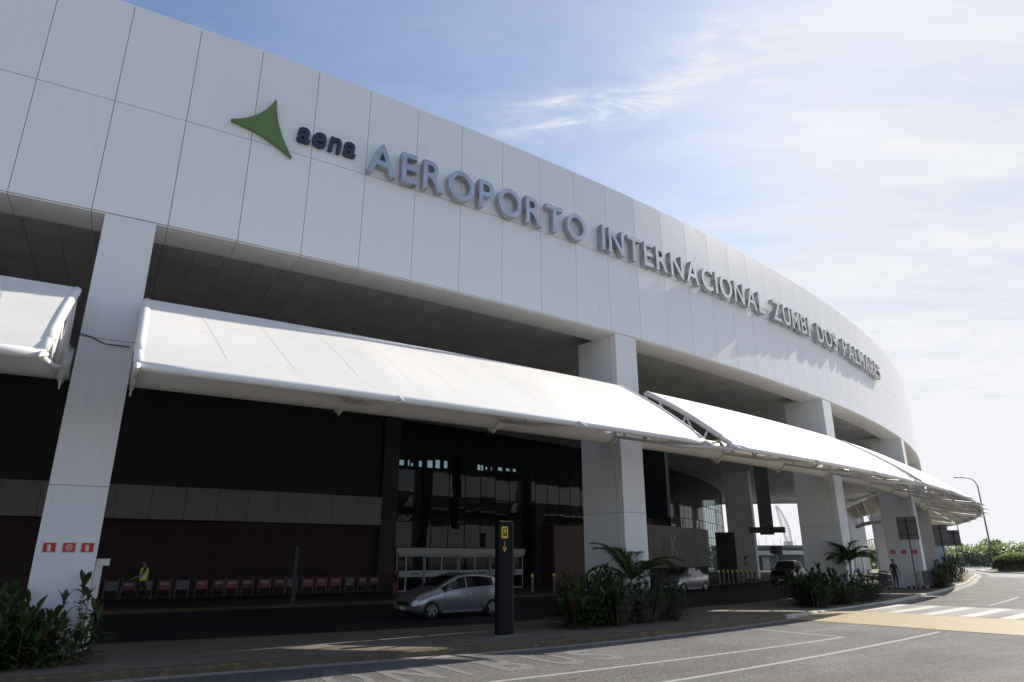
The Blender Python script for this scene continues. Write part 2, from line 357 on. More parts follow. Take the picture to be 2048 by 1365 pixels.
def empty(name, loc=(0, 0, 0), rz=0.0):
    o = bpy.data.objects.new(name, None); COL.objects.link(o); o.location = loc; o.rotation_euler = (0, 0, rz); o.empty_display_size = .2
    return o
def tag(o, label=None, cat=None, group=None, kind=None):
    if label: o['label'] = label
    if cat: o['category'] = cat
    if group: o['group'] = group
    if kind: o['kind'] = kind
    return o
KIDS = {}
def copy_tree(o, parent=None):
    c = o.copy(); COL.objects.link(c)
    if parent is not None: c.parent = parent
    for ch in [x for x in o.children]: copy_tree(ch, c)
    return c
def autosmooth(o, deg=35):
    me = o.data; bm = bmesh.new(); bm.from_mesh(me); bmesh.ops.remove_doubles(bm, verts=bm.verts, dist=1e-4)
    for f in bm.faces: f.smooth = True
    for e in bm.edges: e.smooth = len(e.link_faces) == 2 and e.calc_face_angle(0) < math.radians(deg)
    bm.normal_update(); bm.to_mesh(me); bm.free(); return o
def bevel(o, w=.01, seg=2):
    m = o.modifiers.new('bevel', 'BEVEL'); m.width = w; m.segments = seg; m.limit_method = 'ANGLE'; m.angle_limit = R_(40); return o
def applied(o):
    "bake modifiers into the mesh"
    bpy.context.view_layer.update()
    dg = bpy.context.evaluated_depsgraph_get(); me = bpy.data.meshes.new_from_object(o.evaluated_get(dg)); o.modifiers.clear(); o.data = me; return o
def glyph(txt, extrude=.1, offset=0.0, bev=0.0, shear=0.0):
    "mesh of the text at size 1 with its bounds"
    cu = bpy.data.curves.new('t', 'FONT'); cu.body = txt; cu.size = 1; cu.extrude = extrude; cu.offset = offset; cu.bevel_depth = bev; cu.shear = shear; cu.resolution_u = 6
    o = bpy.data.objects.new('t', cu); COL.objects.link(o); bpy.context.view_layer.update()
    dg = bpy.context.evaluated_depsgraph_get(); me = bpy.data.meshes.new_from_object(o.evaluated_get(dg))
    bpy.data.objects.remove(o); bpy.data.curves.remove(cu)
    xs = [v.co.x for v in me.vertices]; ys = [v.co.y for v in me.vertices]
    return me, min(xs), max(xs), min(ys), max(ys)
def place_text(txt, mat_, parent, origin, ex, ey, en, w, h, depth=.01, offset=0.0, name='lettering', shear=0.0):
    "fit text into w x h at origin (lower left), axes ex ey, normal en, front face proud by depth"
    me, x0, x1, y0, y1 = glyph(txt, .5, offset, 0, shear)
    off = Vector((0, 0, 0)); p = parent; rot = Matrix.Identity(3)
    if parent is not None and parent.rotation_euler.z == 0:
        while p is not None: off += p.location; p = p.parent
    for v in me.vertices:
        c = v.co.copy()
        q = Vector(origin) + ex * ((c.x - x0) / (x1 - x0) * w) + ey * ((c.y - y0) / (y1 - y0) * h) + en * ((c.z + .5) * depth)
        v.co = q - off
    me.materials.clear(); me.materials.append(mat_); me.name = name
    o = bpy.data.objects.new(name, me); COL.objects.link(o); o.parent = parent
    return o

# ================================================================== GROUND
def struct(o): return tag(o, kind='structure')
mb = MB(); mb.quad((-2500, -2500, -.06), (2500, -2500, -.06), (2500, 3500, -.06), (-2500, 3500, -.06)); struct(mb.build('ground', M_earth))
mb = MB(); mb.quad((-110, -12, 0), (150, -12, 0), (150, 152, 0), (-110, 152, 0)); struct(mb.build('road', M_asph))  # ends just behind the camera, leaving the pale bounce ground beyond
# drop-off lane under the roof
def strip(mb, s0, s1, ra, rb, z, step=1.0, zf=None):
    n = max(1, int(round((s1 - s0) / step))); prev = None
    for i in range(n + 1):
        s = s0 + (s1 - s0) * i / n; a = ra(s) if callable(ra) else ra; b = rb(s) if callable(rb) else rb
        zz = zf(s) if zf else z; cur = (P(s, b, zz), P(s, a, zz))
        if prev: mb.quad(prev[0], cur[0], cur[1], prev[1])
        prev = cur
kr = lambda s: interp(KERB, s); ir = lambda s: interp(ISL, s)
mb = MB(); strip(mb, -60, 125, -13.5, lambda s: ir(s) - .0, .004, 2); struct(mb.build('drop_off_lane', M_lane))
def slab(name, s0, s1, ra, rb, m, top=.13):
    mb = MB(); strip(mb, s0, s1, ra, rb, top, 1.0)
    for i in range(int(s1 - s0)):
        a, b = s0 + i, s0 + i + 1
        for f in (ra, rb):
            fa = f(a) if callable(f) else f; fb = f(b) if callable(f) else f
            mb.quad(P(a, fa, -.02), P(b, fb, -.02), P(b, fb, top), P(a, fa, top))
    return struct(mb.build(name, m))
slab('pavement', -60, 150, lambda s: ir(s) + .15, lambda s: kr(s) - .16, M_walk)
slab('inner_pavement', -60, 118, -20.0, -13.66, mat('paving_shaded', (.03, .028, .026), .85, noise=.22, nscale=3.5))  # darker copy of the paving, with the roof's shade in its colour
# kerb stones: near part painted yellow, far part pale concrete
def kerbmesh(s0, s1, f, w, sign, m, name, top=.135, ch=.03):
    mb = MB(); n = int((s1 - s0) / 1.0); pv = None
    for i in range(n + 1):
        s = s0 + (s1 - s0) * i / n; e = f(s) if callable(f) else f
        pr = [(e, -.02), (e, top - ch), (e - sign * ch, top), (e - sign * w, top), (e - sign * w, -.02)]
        cur = [P(s, a, z) for a, z in pr]
        if pv:
            for k in range(4): mb.quad(pv[k], cur[k], cur[k + 1], pv[k + 1])
        pv = cur
    return struct(mb.build(name, m))
kerbmesh(-60, 21.4, kr, .155, 1, M_kerbY, 'kerb')
kerbmesh(21.42, 150, kr, .155, 1, M_kerb, 'kerb_pale')
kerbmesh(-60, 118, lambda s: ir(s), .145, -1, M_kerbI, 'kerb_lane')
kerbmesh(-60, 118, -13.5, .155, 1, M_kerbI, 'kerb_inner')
mb = MB(); strip(mb, -30, 21.3, lambda s: kr(s) + .03, lambda s: kr(s) + .36, .004); strip(mb, 32, 120, lambda s: kr(s) + .05, lambda s: kr(s) + .50, .004); struct(mb.build('gutter', M_gutter))
# raised crossing
mb = MB(); strip(mb, 21.5, 25.4, kr, 16, 0, .5, lambda s: .008 + .092 * min(1, (s - 21.5) / 3.7)); struct(mb.build('crossing_ramp', M_yellow))
mb = MB(); strip(mb, 25.4, 30.7, kr, 16, .10, .6); strip(mb, 30.7, 32.4, kr, 16, 0, .4, lambda s: .10 - .095 * (s - 30.7) / 1.7); struct(mb.build('crossing_table', M_asph2))
mb = MB()
for k in range(11):
    r0 = 2.42 + 1.17 * k; strip(mb, 25.5, 30.5, r0, r0 + .46, .104, .7)
struct(mb.build('zebra_stripes', M_zebra))
mb = MB()
strip(mb, -20, 17.7, lambda s: 6.0 - max(0, s - 8) * .012 - .06, lambda s: 6.0 - max(0, s - 8) * .012 + .06, .004)
strip(mb, -20, 20.9, lambda s: 8.2 - .06 * max(0, s) - .06, lambda s: 8.2 - .06 * max(0, s) + .06, .005)
strip(mb, 17.62, 17.74, 2.95, 5.95, .0045, .1)
strip(mb, 18.0, 21.3, 4.55, 4.6, .004)
for a in (34, 48, 64): strip(mb, a, a + 9, 4.85 + (a - 34) * .05, 4.98 + (a - 34) * .05, .004)
struct(mb.build('road_lines', M_lineW))
# stencilled word on the bus bay
tx = empty('bus_bay_lettering', P(7.5, 4.3, 0)); tag(tx, kind='structure')
for i, ch in enumerate('ÔNIBUS'):
    s = [4.7, 5.75, 6.95, 7.75, 8.95, 10.0][i]; w = [.78, .85, .16, .78, .8, .78][i]
    a = ang(s); ex = Vector((math.cos(a), math.sin(a), 0)); ey = Vector((-math.sin(a), math.cos(a), 0))
    place_text(ch, M_text, tx, P(s, 5.25, .0015), ex, ey, Vector((0, 0, 1)), w, 2.0 if ch == 'Ô' else 1.62, .003, .03, 'painted_letter')
# drain patch and far things on the ground
mb = MB(); strip(mb, 84, 150, lambda s: kr(s) + 1.2, lambda s: kr(s) + 6, .004, 2); struct(mb.build('concrete_strip', M_asph2))
isl = [at(1953, 110, 0), at(1966, 102, 0), at(1990, 96, 0), at(2048, 90, 0), at(2300, 84, 0), at(2300, 150, 0), at(2000, 140, 0)]
mb = MB(); mb.poly([Vector((p.x, p.y, .16)) for p in isl])
for i in range(len(isl)):
    a, b = isl[i], isl[(i + 1) % len(isl)]; mb.quad((a.x, a.y, -.02), (b.x, b.y, -.02), (b.x, b.y, .16), (a.x, a.y, .16))
struct(mb.build('traffic_island', M_kerb))
cxy = sum((Vector(p) for p in isl), Vector()) / len(isl)
mb = MB(); mb.poly([cxy + (Vector(p) - cxy) * .88 + Vector((0, 0, .20)) for p in isl]); struct(mb.build('grass', M_grass))
mb = MB(); mb.box(30, 150, 149.5, 150.2, -.02, .2); struct(mb.build('kerb_far', M_kerb))

# ================================================================== TERMINAL BUILDING
ZB, ZM, ZT = 9.65, 12.62, 15.5; BAY = 15.9; SE = 109.5; SB = -37.0
B = empty('terminal_building', P(30, -10, 0)); tag(B, 'white curved airport terminal clad in panels, raised on tall white columns', 'building')
W1 = 1.59; mb = MB(); s = -1.77 - W1 * 22; g = .0075; first = s
while s < SE:
    for z0, z1 in ((ZB, ZM), (ZM, ZT)): mb.cbox(s + g, s + W1 - g, -.05, 0.0, z0 + g, z1 - g, 1)
    s += W1
mb.build('fascia_panels', M_panel, B)
mb = MB(); mb.cbox(first, SE, -.30, -.055, ZB + .02, ZT - .02, 90); mb.build('fascia_backing', M_joint, B)
mb = MB(); mb.cbox(first, SE, -.5, -.01, ZT, ZT + .05, 90); mb.build('coping', M_panel, B)
# soffit lip: panels under the beam
mb = MB(); s = first
while s < SE:
    mb.cbox(s + g, s + W1 - g, -1.15, -.03, ZB - .03, ZB - .005, 1); s += W1
mb.build('soffit_panels', M_soffit, B)
mb = MB(); mb.cbox(first, SE, -1.13, -.06, ZB - .02, ZB + .6, 90); mb.build('edge_beam', M_joint, B)
mb = MB(); mb.cbox(first, SE, -1.16, -1.13, ZB - .03, ZB + .32, 90); mb.build('soffit_trim', M_soffit, B)
# tiled ceiling
mb = MB(); rr = -1.2; tw = .795
s = first
while s < SE - .5:
    r = -1.18
    while r > -20.0:
        mb.cbox(s + .008, s + tw - .008, r - .786, r, ZB + .30, ZB + .33, 1); r -= .80
    s += tw
mb.build('ceiling', M_ceil, B)
mb = MB(); mb.cbox(first, SE, -26, -.31, ZB + .62, ZT - .3, 90); mb.build('roof', M_darkwall, B)
mb = MB(); mb.cbox(SE, SE + .3, -20, 0, ZB - .03, ZT, 1); mb.build('end_fascia', M_panel, B)
mb = MB(); mb.cbox(first, SE, -20.2, -1.14, ZB + .34, ZB + .6, 90); mb.build('ceiling_backing', M_joint, B)
# columns (front face flush with the panels), horizontal joints at 3.5 and 6.6
def column(s0, r0, r1, zt, w=1.07):
    mb = MB(); zs = [.0, 3.42, 6.62, zt]
    for a, b in zip(zs, zs[1:]):
        mb.cbox(s0, s0 + w, r0, r1 - .012, a + (.008 if a else 0), b - .008, 1)
    o = mb.build('column', M_colm, B)
    mb = MB(); mb.cbox(s0 + .02, s0 + w - .02, r0 + .02, r1 - .03, 0, zt, 1)
    mb.build('joint', M_joint, o)
    # vertical joint on the flank
    mb = MB(); mb.cbox(s0 - .004, s0 + .003, r1 - .33, r1 - .318, 0.2, zt - .02, 1); mb.build('flank_joint', M_joint, o)
    return o
for i in (-2, -1, 0, 1, 2, 3, 4, 5, 6): column(i * BAY + (.02 if i else .10), -1.95, 0.0, ZB - .01)
column(107.6, -1.95, 0.0, ZB - .04, 1.3)
column(63.6, -16.8, -14.4, ZB + .31)
# inner wall ------------------------------------------------
WR = -20.0
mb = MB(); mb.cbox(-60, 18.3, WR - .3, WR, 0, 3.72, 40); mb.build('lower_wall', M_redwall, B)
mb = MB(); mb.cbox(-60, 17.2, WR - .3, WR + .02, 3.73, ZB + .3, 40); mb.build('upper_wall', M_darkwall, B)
mb = MB(); s = 17.15 - 1.73 * 30
while s < 17.0: mb.cbox(s + .01, s + 1.72, WR + .05, WR + .45, 3.70, 5.22, 1); s += 1.73
mb.build('band_panels', M_band, B)
mb = MB(); mb.cbox(17.25, 18.45, WR - .3, WR + .25, 0, ZB + .3, 2); mb.build('pier', mat('pier_brown', (.028, .022, .02), .7), B)
# glass curtain wall: panes are see-through dark glass over the hall
M_pane = mat('tinted_glass', (.012, .018, .018), .02, spec=.42)
nb = M_pane.node_tree; pbs = nb.nodes['Principled BSDF']; trn = nb.nodes.new('ShaderNodeBsdfTransparent'); trn.inputs[0].default_value = (.42, .55, .54, 1)
msx = nb.nodes.new('ShaderNodeMixShader'); msx.inputs[0].default_value = .45; ou = [n for n in nb.nodes if n.type == 'OUTPUT_MATERIAL'][0]
nb.links.new(pbs.outputs[0], msx.inputs[1]); nb.links.new(trn.outputs[0], msx.inputs[2]); nb.links.new(msx.outputs[0], ou.inputs[0])
GS0, GS1 = 18.5, 112.0; mb = MB(); mm = MB(); s = GS0; rndg = random.Random(3)
while s < GS1:
    e = min(s + 1.5, GS1)
    z0s = [2.55, 4.0, 5.55, 7.1, 8.5, ZB + .28] if s < 31 else [.2, 2.55, 4.0, 5.55, 7.1, 8.5, ZB + .28]
    for z0, z1 in zip(z0s, z0s[1:]):
        q = [rndg.uniform(-.006, .006) for _ in range(4)]
        mb.quad(P(s + .03, WR - .10 + q[0], z0 + .03), P(e - .03, WR - .10 + q[1], z0 + .03), P(e - .03, WR - .10 + q[2], z1 - .03), P(s + .03, WR - .10 + q[3], z1 - .03))
        mm.cbox(s + .03, e - .03, WR - .125, WR - .09, z0 - .03, z0 + .03, 1)
    mm.cbox(s - .03, s + .03, WR - .13, WR - .085, z0s[0], ZB + .3, 1); s = e
gw = mb.build('glass_wall', M_pane, B); mm.build('mullions', M_black, gw)
# hall behind the glass: floor, back wall with daylight openings
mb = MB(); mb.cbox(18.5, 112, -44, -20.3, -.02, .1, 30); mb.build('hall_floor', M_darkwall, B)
mb = MB()
def wallwith(mb, s0, s1, r, z0, z1, holes):
    xs = sorted({s0, s1, *[h[0] for h in holes], *[h[1] for h in holes]}); zs = sorted({z0, z1, *[h[2] for h in holes], *[h[3] for h in holes]})
    for a, b in zip(xs, xs[1:]):
        for c, d in zip(zs, zs[1:]):
            m1, m2 = (a + b) / 2, (c + d) / 2
            if any(h[0] < m1 < h[1] and h[2] < m2 < h[3] for h in holes): continue
            mb.cbox(a, b, r - .15, r, c, d, max(1, int((b - a) / 2)))
def szr(u, v, r):
    up = -(v - 682.5); d = Vector((u - 1024, f_ * math.cos(pt) - up * math.sin(pt), f_ * math.sin(pt) + up * math.cos(pt)))
    a = d.x ** 2 + d.y ** 2; b = -2 * (d.x * CX + d.y * CY); c = CX ** 2 + CY ** 2 - (RR + r) ** 2
    t = (-b - math.sqrt(b * b - 4 * a * c)) / (2 * a); q = d * t; s, _ = SR(q.x, q.y); return s, q.z + 2.0
BK = -25.5; holes = []
for u0, v0, u1, v1 in [(789, 917, 793, 931), (799, 920, 810, 931), (816, 920, 821, 932), (822, 926, 828, 933), (838, 922, 846, 934), (855, 921, 868, 936), (871, 920, 882, 937), (888, 922, 897, 937), (955, 930, 969, 941), (971, 934, 977, 940), (982, 934, 986, 942), (996, 935, 1007, 942), (1012, 937, 1023, 943), (1026, 938, 1034, 944)]:
    a = szr(u0, (v0 + v1) / 2, BK); b = szr(u1, (v0 + v1) / 2, BK); zt = szr((u0 + u1) / 2, v0, BK)[1]; zb = szr((u0 + u1) / 2, v1, BK)[1]
    holes.append((a[0], b[0], zb, zt))
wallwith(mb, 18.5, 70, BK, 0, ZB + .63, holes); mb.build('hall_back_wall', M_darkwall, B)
for q_ in (18.45, 70):
    mb = MB(); mb.cbox(q_, q_ + .15, BK, WR - .3, 0, ZB + .4, 1); mb.build('hall_side_wall', M_darkwall, B)
mb = MB(); mb.cbox(-60, 18.4, BK - 14, WR - .35, 0, ZB + .4, 30); mb.build('rear_block', M_darkwall, B)
# entrance: sliding doors
M_frame = mat('door_frame_white', (.34, .35, .36), .4)
M_frost = mat('frosted_band', (.40, .42, .43), .5)
mb = MB(); mb.cbox(18.6, 30.3, WR + .0, WR + .25, 2.16, 2.52, 8); mb.build('door_header', M_frame, B)
ds = [18.65, 19.45, 20.9, 22.35, 23.8, 25.3, 26.8, 28.3, 29.8 + .45]
mb = MB()
for k, (a, b) in enumerate(zip(ds, ds[1:])):
    dz = MB(); rr0 = WR + (.05 if k % 2 else .12)
    dz.cbox(a + .01, a + .09, rr0, rr0 + .05, .14, 2.15, 1); dz.cbox(b - .09, b - .01, rr0, rr0 + .05, .14, 2.15, 1)
    dz.cbox(a + .09, b - .09, rr0, rr0 + .05, .14, .22, 1); dz.cbox(a + .09, b - .09, rr0, rr0 + .05, 2.05, 2.15, 1)
    dd = dz.build('sliding_door', M_frame, B)
    dz = MB(); dz.cbox(a + .09, b - .09, rr0 + .005, rr0 + .04, .93, 1.27, 1); dz.build('frosted_band', M_frost, dd)
    dz = MB(); dz.cbox(a + .09, b - .09, rr0 + .018, rr0 + .028, .22, 2.05, 1); dz.build('pane', M_pane, dd)
    if k in (1, 3, 5, 7):
        c = (a + b) / 2; av = ang(c); ex = Vector((math.cos(av), math.sin(av), 0)); en = Vector((math.sin(av), -math.cos(av), 0))
        place_text('aena', M_navy, dd, P(c - .12, rr0 + .045, 1.05), ex, Vector((0, 0, 1)), en, .42, .11, .004, .02, 'logo_lettering')
        dz = MB(); q = P(c - .26, rr0 + .046, 1.09); up = Vector((0, 0, 1))
        dz.poly([q + up * .09 + ex * .02, q - ex * .1 + up * .02, q + ex * .07 - up * .05]); dz.build('logo_star', M_navy, dd)
# maroon side wall with a pale kiosk behind column two
mb = MB(); mb.cbox(32.2, 38.0, WR + .05, WR + 1.4, .13, 4.05, 4); mb.build('side_wall', mat('maroon_panel', (.075, .022, .020), .5, noise=.15), B)
mb = MB(); mb.cbox(31.2, 32.1, WR + .02, WR + .5, .13, 5.3, 2); mb.build('dark_pier', M_darkwall, B)

# ================================================================== FASCIA LETTERING
SG = empty('facade_lettering', P(24, .1, 12.5)); tag(SG, 'large raised aluminium capitals spelling AEROPORTO INTERNACIONAL ZUMBI DOS PALMARES across the fascia', 'sign')
for word, s0, s1 in (('AEROPORTO', 6.15, 14.43), ('INTERNACIONAL', 15.2, 26.05), ('ZUMBI', 26.85, 30.75), ('DOS', 31.75, 34.4), ('PALMARES', 35.4, 42.75)):
    ws = []
    for ch in word:
        me, x0, x1, y0, y1 = glyph(ch, .1, .012); ws.append((x1 - x0) / .76)
        bpy.data.meshes.remove(me)
    tot = sum(ws); gap = .19; sc = (s1 - s0 - gap * (len(word) - 1)) / tot
    s = s0
    for ch, w in zip(word, ws):
        w *= sc; a = ang(s + w / 2); ex = Vector((math.cos(a), math.sin(a), 0)); en = Vector((math.sin(a), -math.cos(a), 0))
        o = P(s + w / 2, .06, 12.62) - ex * w / 2
        hz = 1.03 if ch in 'OCS' else .99
        place_text(ch, M_alu, SG, o - Vector((0, 0, (hz - .99) / 2)), ex, Vector((0, 0, 1)), en, w, hz, .22, .012, 'letter')
        s += w + gap
LG = empty('airport_logo', P(3.4, .1, 12.4)); tag(LG, 'green three-pointed star emblem with navy aena lettering on the fascia', 'logo')
tips = [(3.48, 14.03), (2.40, 12.97), (4.07, 12.35)]; cen = (3.36, 13.07)
pts = []
for i in range(3):
    A_, B_ = tips[i], tips[(i + 1) % 3]
    mid = ((A_[0] + B_[0]) / 2 * .44 + cen[0] * .56, (A_[1] + B_[1]) / 2 * .44 + cen[1] * .56)
    dA = Vector((B_[0] - A_[0], B_[1] - A_[1])).normalized() * .035
    for k in range(13):
        t = k / 12; p0 = (A_[0] + dA.x, A_[1] + dA.y); p2 = (B_[0] - dA.x, B_[1] - dA.y)
        pts.append(((1 - t) ** 2 * p0[0] + 2 * t * (1 - t) * mid[0] + t * t * p2[0], (1 - t) ** 2 * p0[1] + 2 * t * (1 - t) * mid[1] + t * t * p2[1]))
mb = MB(); fr = [P(a, .13, z) for a, z in pts]; bk = [P(a, .03, z) for a, z in pts]
mb.poly(fr); mb.poly(bk[::-1])
for i in range(len(pts)): j = (i + 1) % len(pts); mb.quad(fr[i], bk[i], bk[j], fr[j])
mb.build('star_emblem', M_green, LG)
for ch, s, w in (('a', 4.13, .38), ('e', 4.56, .39), ('n', 5.01, .38), ('a', 5.44, .38)):
    a = ang(s + w / 2); ex = Vector((math.cos(a), math.sin(a), 0)); en = Vector((math.sin(a), -math.cos(a), 0))
    place_text(ch, M_navy, LG, P(s, .03, 12.95), ex, Vector((0, 0, 1)), en, w, .50, .08, .030, 'letter', .14)
# thin loose cable round the first column
mb = MB(); mb.tube([P(-.02, .03, 6.68), P(.3, .03, 6.62), P(.6, .03, 6.50), P(1.08, .03, 6.50)], .012, 5); tag(mb.build('cable', M_black), 'thin black cable sagging across the nearest column', 'cable')

grime(M_fabric, .22, 1.6, (1, 1, 1))
# ================================================================== CANOPIES
def canopy(s0, s1, label):
    C = empty('tensile_canopy', P((s0 + s1) / 2, 0, 5.5)); tag(C, label, 'canopy', 'white fabric canopies between the columns')
    ribs = [s0 + .09 + (s1 - s0 - .18) * k / 3 for k in range(4)]
    def prof(t):  # t 0 top .. 1 outer edge
        return .22 + 3.22 * t, 7.50 - 2.22 * t + .10 * math.sin(math.pi * t)
    mb = MB(); NS, NT = 48, 10; idx = []
    for layer in (0, 1):
        for i in range(NS + 1):
            s = s0 + .02 + (s1 - s0 - .04) * i / NS; x = (s - ribs[0]) / (ribs[1] - ribs[0]); fr = x - math.floor(x)
            sag = -.07 * math.sin(math.pi * min(max(fr, 0), 1))
            for k in range(NT + 1):
                t = k / NT; r, z = prof(t); z += sag * math.sin(math.pi * t) * 1.0 + (.13 if k < NT else .07) - .012 * layer
                mb.v.append(tuple(P(s, r, z)))
    n1_ = (NS + 1) * (NT + 1)
    for layer in (0, 1):
        for i in range(NS):
            for k in range(NT):
                a = layer * n1_ + i * (NT + 1) + k; q = (a, a + 1, a + NT + 2, a + NT + 1)
                mb.f.append(q if layer == 0 else q[::-1]); mb.mi.append(0)
    for k in range(1, 12):       # welded seams
        ss = s0 + (s1 - s0) * (k + .1 * math.sin(k * 5)) / 12; pv = None
        for j in range(10):
            t = .05 + .82 * j / 9; r, z = prof(t); s = ss + .55 * t; x = (s - ribs[0]) / (ribs[1] - ribs[0]); sag = -.07 * math.sin(math.pi * (x - math.floor(x)))
            zz = z + sag * math.sin(math.pi * t) + .143; cur = (P(s - .006, r, zz), P(s + .006, r, zz)); mb.cur = 1
            if pv: mb.quad(pv[0], pv[1], cur[1], cur[0])
            pv = cur
    mem = mb.build('membrane', [M_fabric, mat('seam', (.68, .66, .62), .7)], C, smooth=True)
    mb = MB(); n = 16
    mb.tube([P(s0 + .05 + (s1 - s0 - .1) * i / n, 3.44, 5.26) for i in range(n + 1)], .095, 12); mb.build('edge_tube', M_white, C, smooth=True)
    mb = MB(); mb.tube([P(s0 + .02 + (s1 - s0 - .04) * i / n, .2, 7.52) for i in range(n + 1)], .085, 10); mb.build('top_tube', M_white, C, smooth=True)
    # big tube at the column line
    mb = MB(); mb.tube([P(s0 - .05 + (s1 - s0 + .1) * i / n, -.42, 6.06) for i in range(n + 1)], .36, 18)
    pp = mb.build('main_tube', M_pipe, C, smooth=True)
    for k, s in enumerate(ribs):
        mb = MB(); mb.tube([P(s - .05, -.42, 6.06), P(s + .05, -.42, 6.06)], .43, 18)
        mb.tube([P(s - .02, -.42, 5.66), P(s + .02, -.42, 5.66)], .10, 10); mb.build('collar', M_pipe, pp)
    for k, s in enumerate(ribs):
        end = k in (0, 3); mb = MB()
        top = [P(s, *prof(j / 8)) + Vector((0, 0, .06 if end else .0)) for j in range(9)]
        mb.tube(top, .08 if end else .06, 8)
        low = [P(s, -.45, 6.0), P(s, 1.6, 5.50), P(s, 3.5, 5.20)]
        mb.tube(low, .055, 8)
        for a, b in () if s0 > 45 else (((-.3, 6.15), prof(.0)), ((.25, 5.78), prof(.18)), ((1.2, 5.6), prof(.18)), ((1.2, 5.6), prof(.5)), ((2.3, 5.38), prof(.5)), ((2.3, 5.38), prof(.75))):
            mb.tube([P(s, *a), P(s, *b)], .04, 6)
        rb = mb.build('rib', M_steel, C, smooth=True)
        mb = MB(); mb.tube([P(s, 3.30, 5.30), P(s, 3.56, 5.24), P(s, 3.85, 5.12)], [.075, .06, .006], 10); mb.build('tip', M_alu if False else M_white, rb, smooth=True)
        if end:
            mb = MB(); o_ = .02 if k == 0 else -.02
            q = [P(s, *prof(j / 10)) + Vector((0, 0, .06)) for j in range(10)]; mb.tube(q, .092, 12); mb.build('fabric_sleeve', M_fabric, rb, smooth=True)
    # short hanging rod ends under the pipe
    mb = MB()
    for s in (s0 + .08, s1 - .08): mb.tube([P(s, -.3, 5.9), P(s, -.25, 5.45)], .02, 6)
    mb.build('rod', M_steel, C)
    return C
clab = ['white fabric canopy left of the nearest column, cut off by the left frame edge', 'longest nearest white fabric canopy, between the first and second columns', 'white fabric canopy between the second and third columns, framed by an open truss end', 'white fabric canopy between the third and fourth columns', 'white fabric canopy between the fourth and fifth columns', 'farthest white fabric canopy, ringed with spiked rib tips at the building end', 'white fabric canopy seen from below behind the fifth column']
for k in range(-1, 6):
    canopy(k * BAY + 1.17, (k + 1) * BAY - .02, clab[k + 1])
# canopy on the far side seen from inside
FC = empty('inward_canopy', P(106, -3, 6)); tag(FC, 'distant white canopy with open lattice truss seen from beneath, behind the columns', 'canopy')
def atv(u, v, y):
    up = -(v - 682.5); d = Vector((u - 1024, f_ * math.cos(pt) - up * math.sin(pt), f_ * math.sin(pt) + up * math.cos(pt))); return Vector((0, 0, 2.0)) + d * (y / d.y)
mb = MB(); lowp = [(1714, 1054, 86), (1728, 1049, 84), (1742, 1046, 82), (1765, 1043, 80)]; hip = [(1692, 1020, 78), (1708, 1012, 76), (1724, 1005, 74), (1758, 990, 72)]
L_ = [atv(*q) for q in lowp]; H_ = [atv(*q) for q in hip]
for i in range(3):
    mb.quad(L_[i] + Vector((0, 0, .9)), L_[i + 1] + Vector((0, 0, .9)), H_[i + 1], H_[i]); mb.quad(H_[i] + Vector((0, 0, .05)), H_[i + 1] + Vector((0, 0, .05)), L_[i + 1] + Vector((0, 0, .95)), L_[i] + Vector((0, 0, .95)))
mb.build('membrane', M_fabric, FC)
mb = MB(); mb.tube(L_, .22, 10); mb.build('main_tube', M_white, FC)
for i in range(4):
    mb = MB(); a, b = L_[i], H_[i]; t_ = L_[i] + Vector((0, 0, .9)); mb.tube([t_, b + (b - t_) * .06], .07, 6); mb.tube([a, b], .06, 6)
    for t in (.25, .5, .75): mb.tube([a + (b - a) * t, t_ + (b - t_) * (t + .1)], .04, 5)
    mb.tube([a, t_], .06, 6)
    mb.build('rib', M_steel, FC)

# ================================================================== LETTERED SHOP HOARDING AND KIOSK
H = empty('shop_hoarding', P(53, -17.8, 0)); tag(H, 'brown grey shop hoarding with faded Kallas lettering beyond the second column', 'hoarding')
M_hoard = mat('hoarding', (.21, .18, .16), .5, noise=.15, nscale=.8)
mb = MB()
for k in range(8): mb.cbox(44.6 + 2.0 * k, 44.6 + 2.0 * k + 1.985, -18.2, -18.0, 1.22, 4.45, 1)
mb.build('panel', M_hoard, H)
mb = MB(); mb.cbox(44.6, 60.6, -18.9, -18.25, .13, 1.2, 6); mb.build('plinth', M_darkwall, H)
def ontext(t, s, r, z, w, h, m, par, off=.02, name='lettering'):
    a = ang(s + w / 2); ex = Vector((math.cos(a), math.sin(a), 0)); en = Vector((math.sin(a), -math.cos(a), 0)); return place_text(t, m, par, P(s, r, z), ex, Vector((0, 0, 1)), en, w, h, .012, off, name)
M_fade = mat('faded_letter', (.50, .47, .44), .5)
ontext('Kallas', 45.3, -17.98, 2.75, 2.0, .85, M_fade, H, .005)
ontext('K', 49.6, -17.98, 2.2, 1.3, 1.5, M_fade, H, .02)
p = at(1466, 58, 0); K = empty('dark_kiosk', p, ang(58)); tag(K, 'tall dark kiosk box with a pale side and small emblem beside the bollards', 'kiosk')
mb = MB(); mb.box(-1.1, 1.1, -.8, .8, .13, 3.95); bevel(mb.build('shell', M_char, K, local=True), .03)
mb = MB(); mb.box(1.1, 1.12, -.75, .75, .4, 3.85); mb.build('side_panel', mat('kiosk_side', (.20, .20, .22), .2), K, local=True)
mb = MB(); mb.box(1.122, 1.13, -.25, .0, 2.4, 2.75); mb.box(1.122, 1.13, -.05, .25, 2.1, 2.35); mb.build('emblem', M_white, K, local=True)

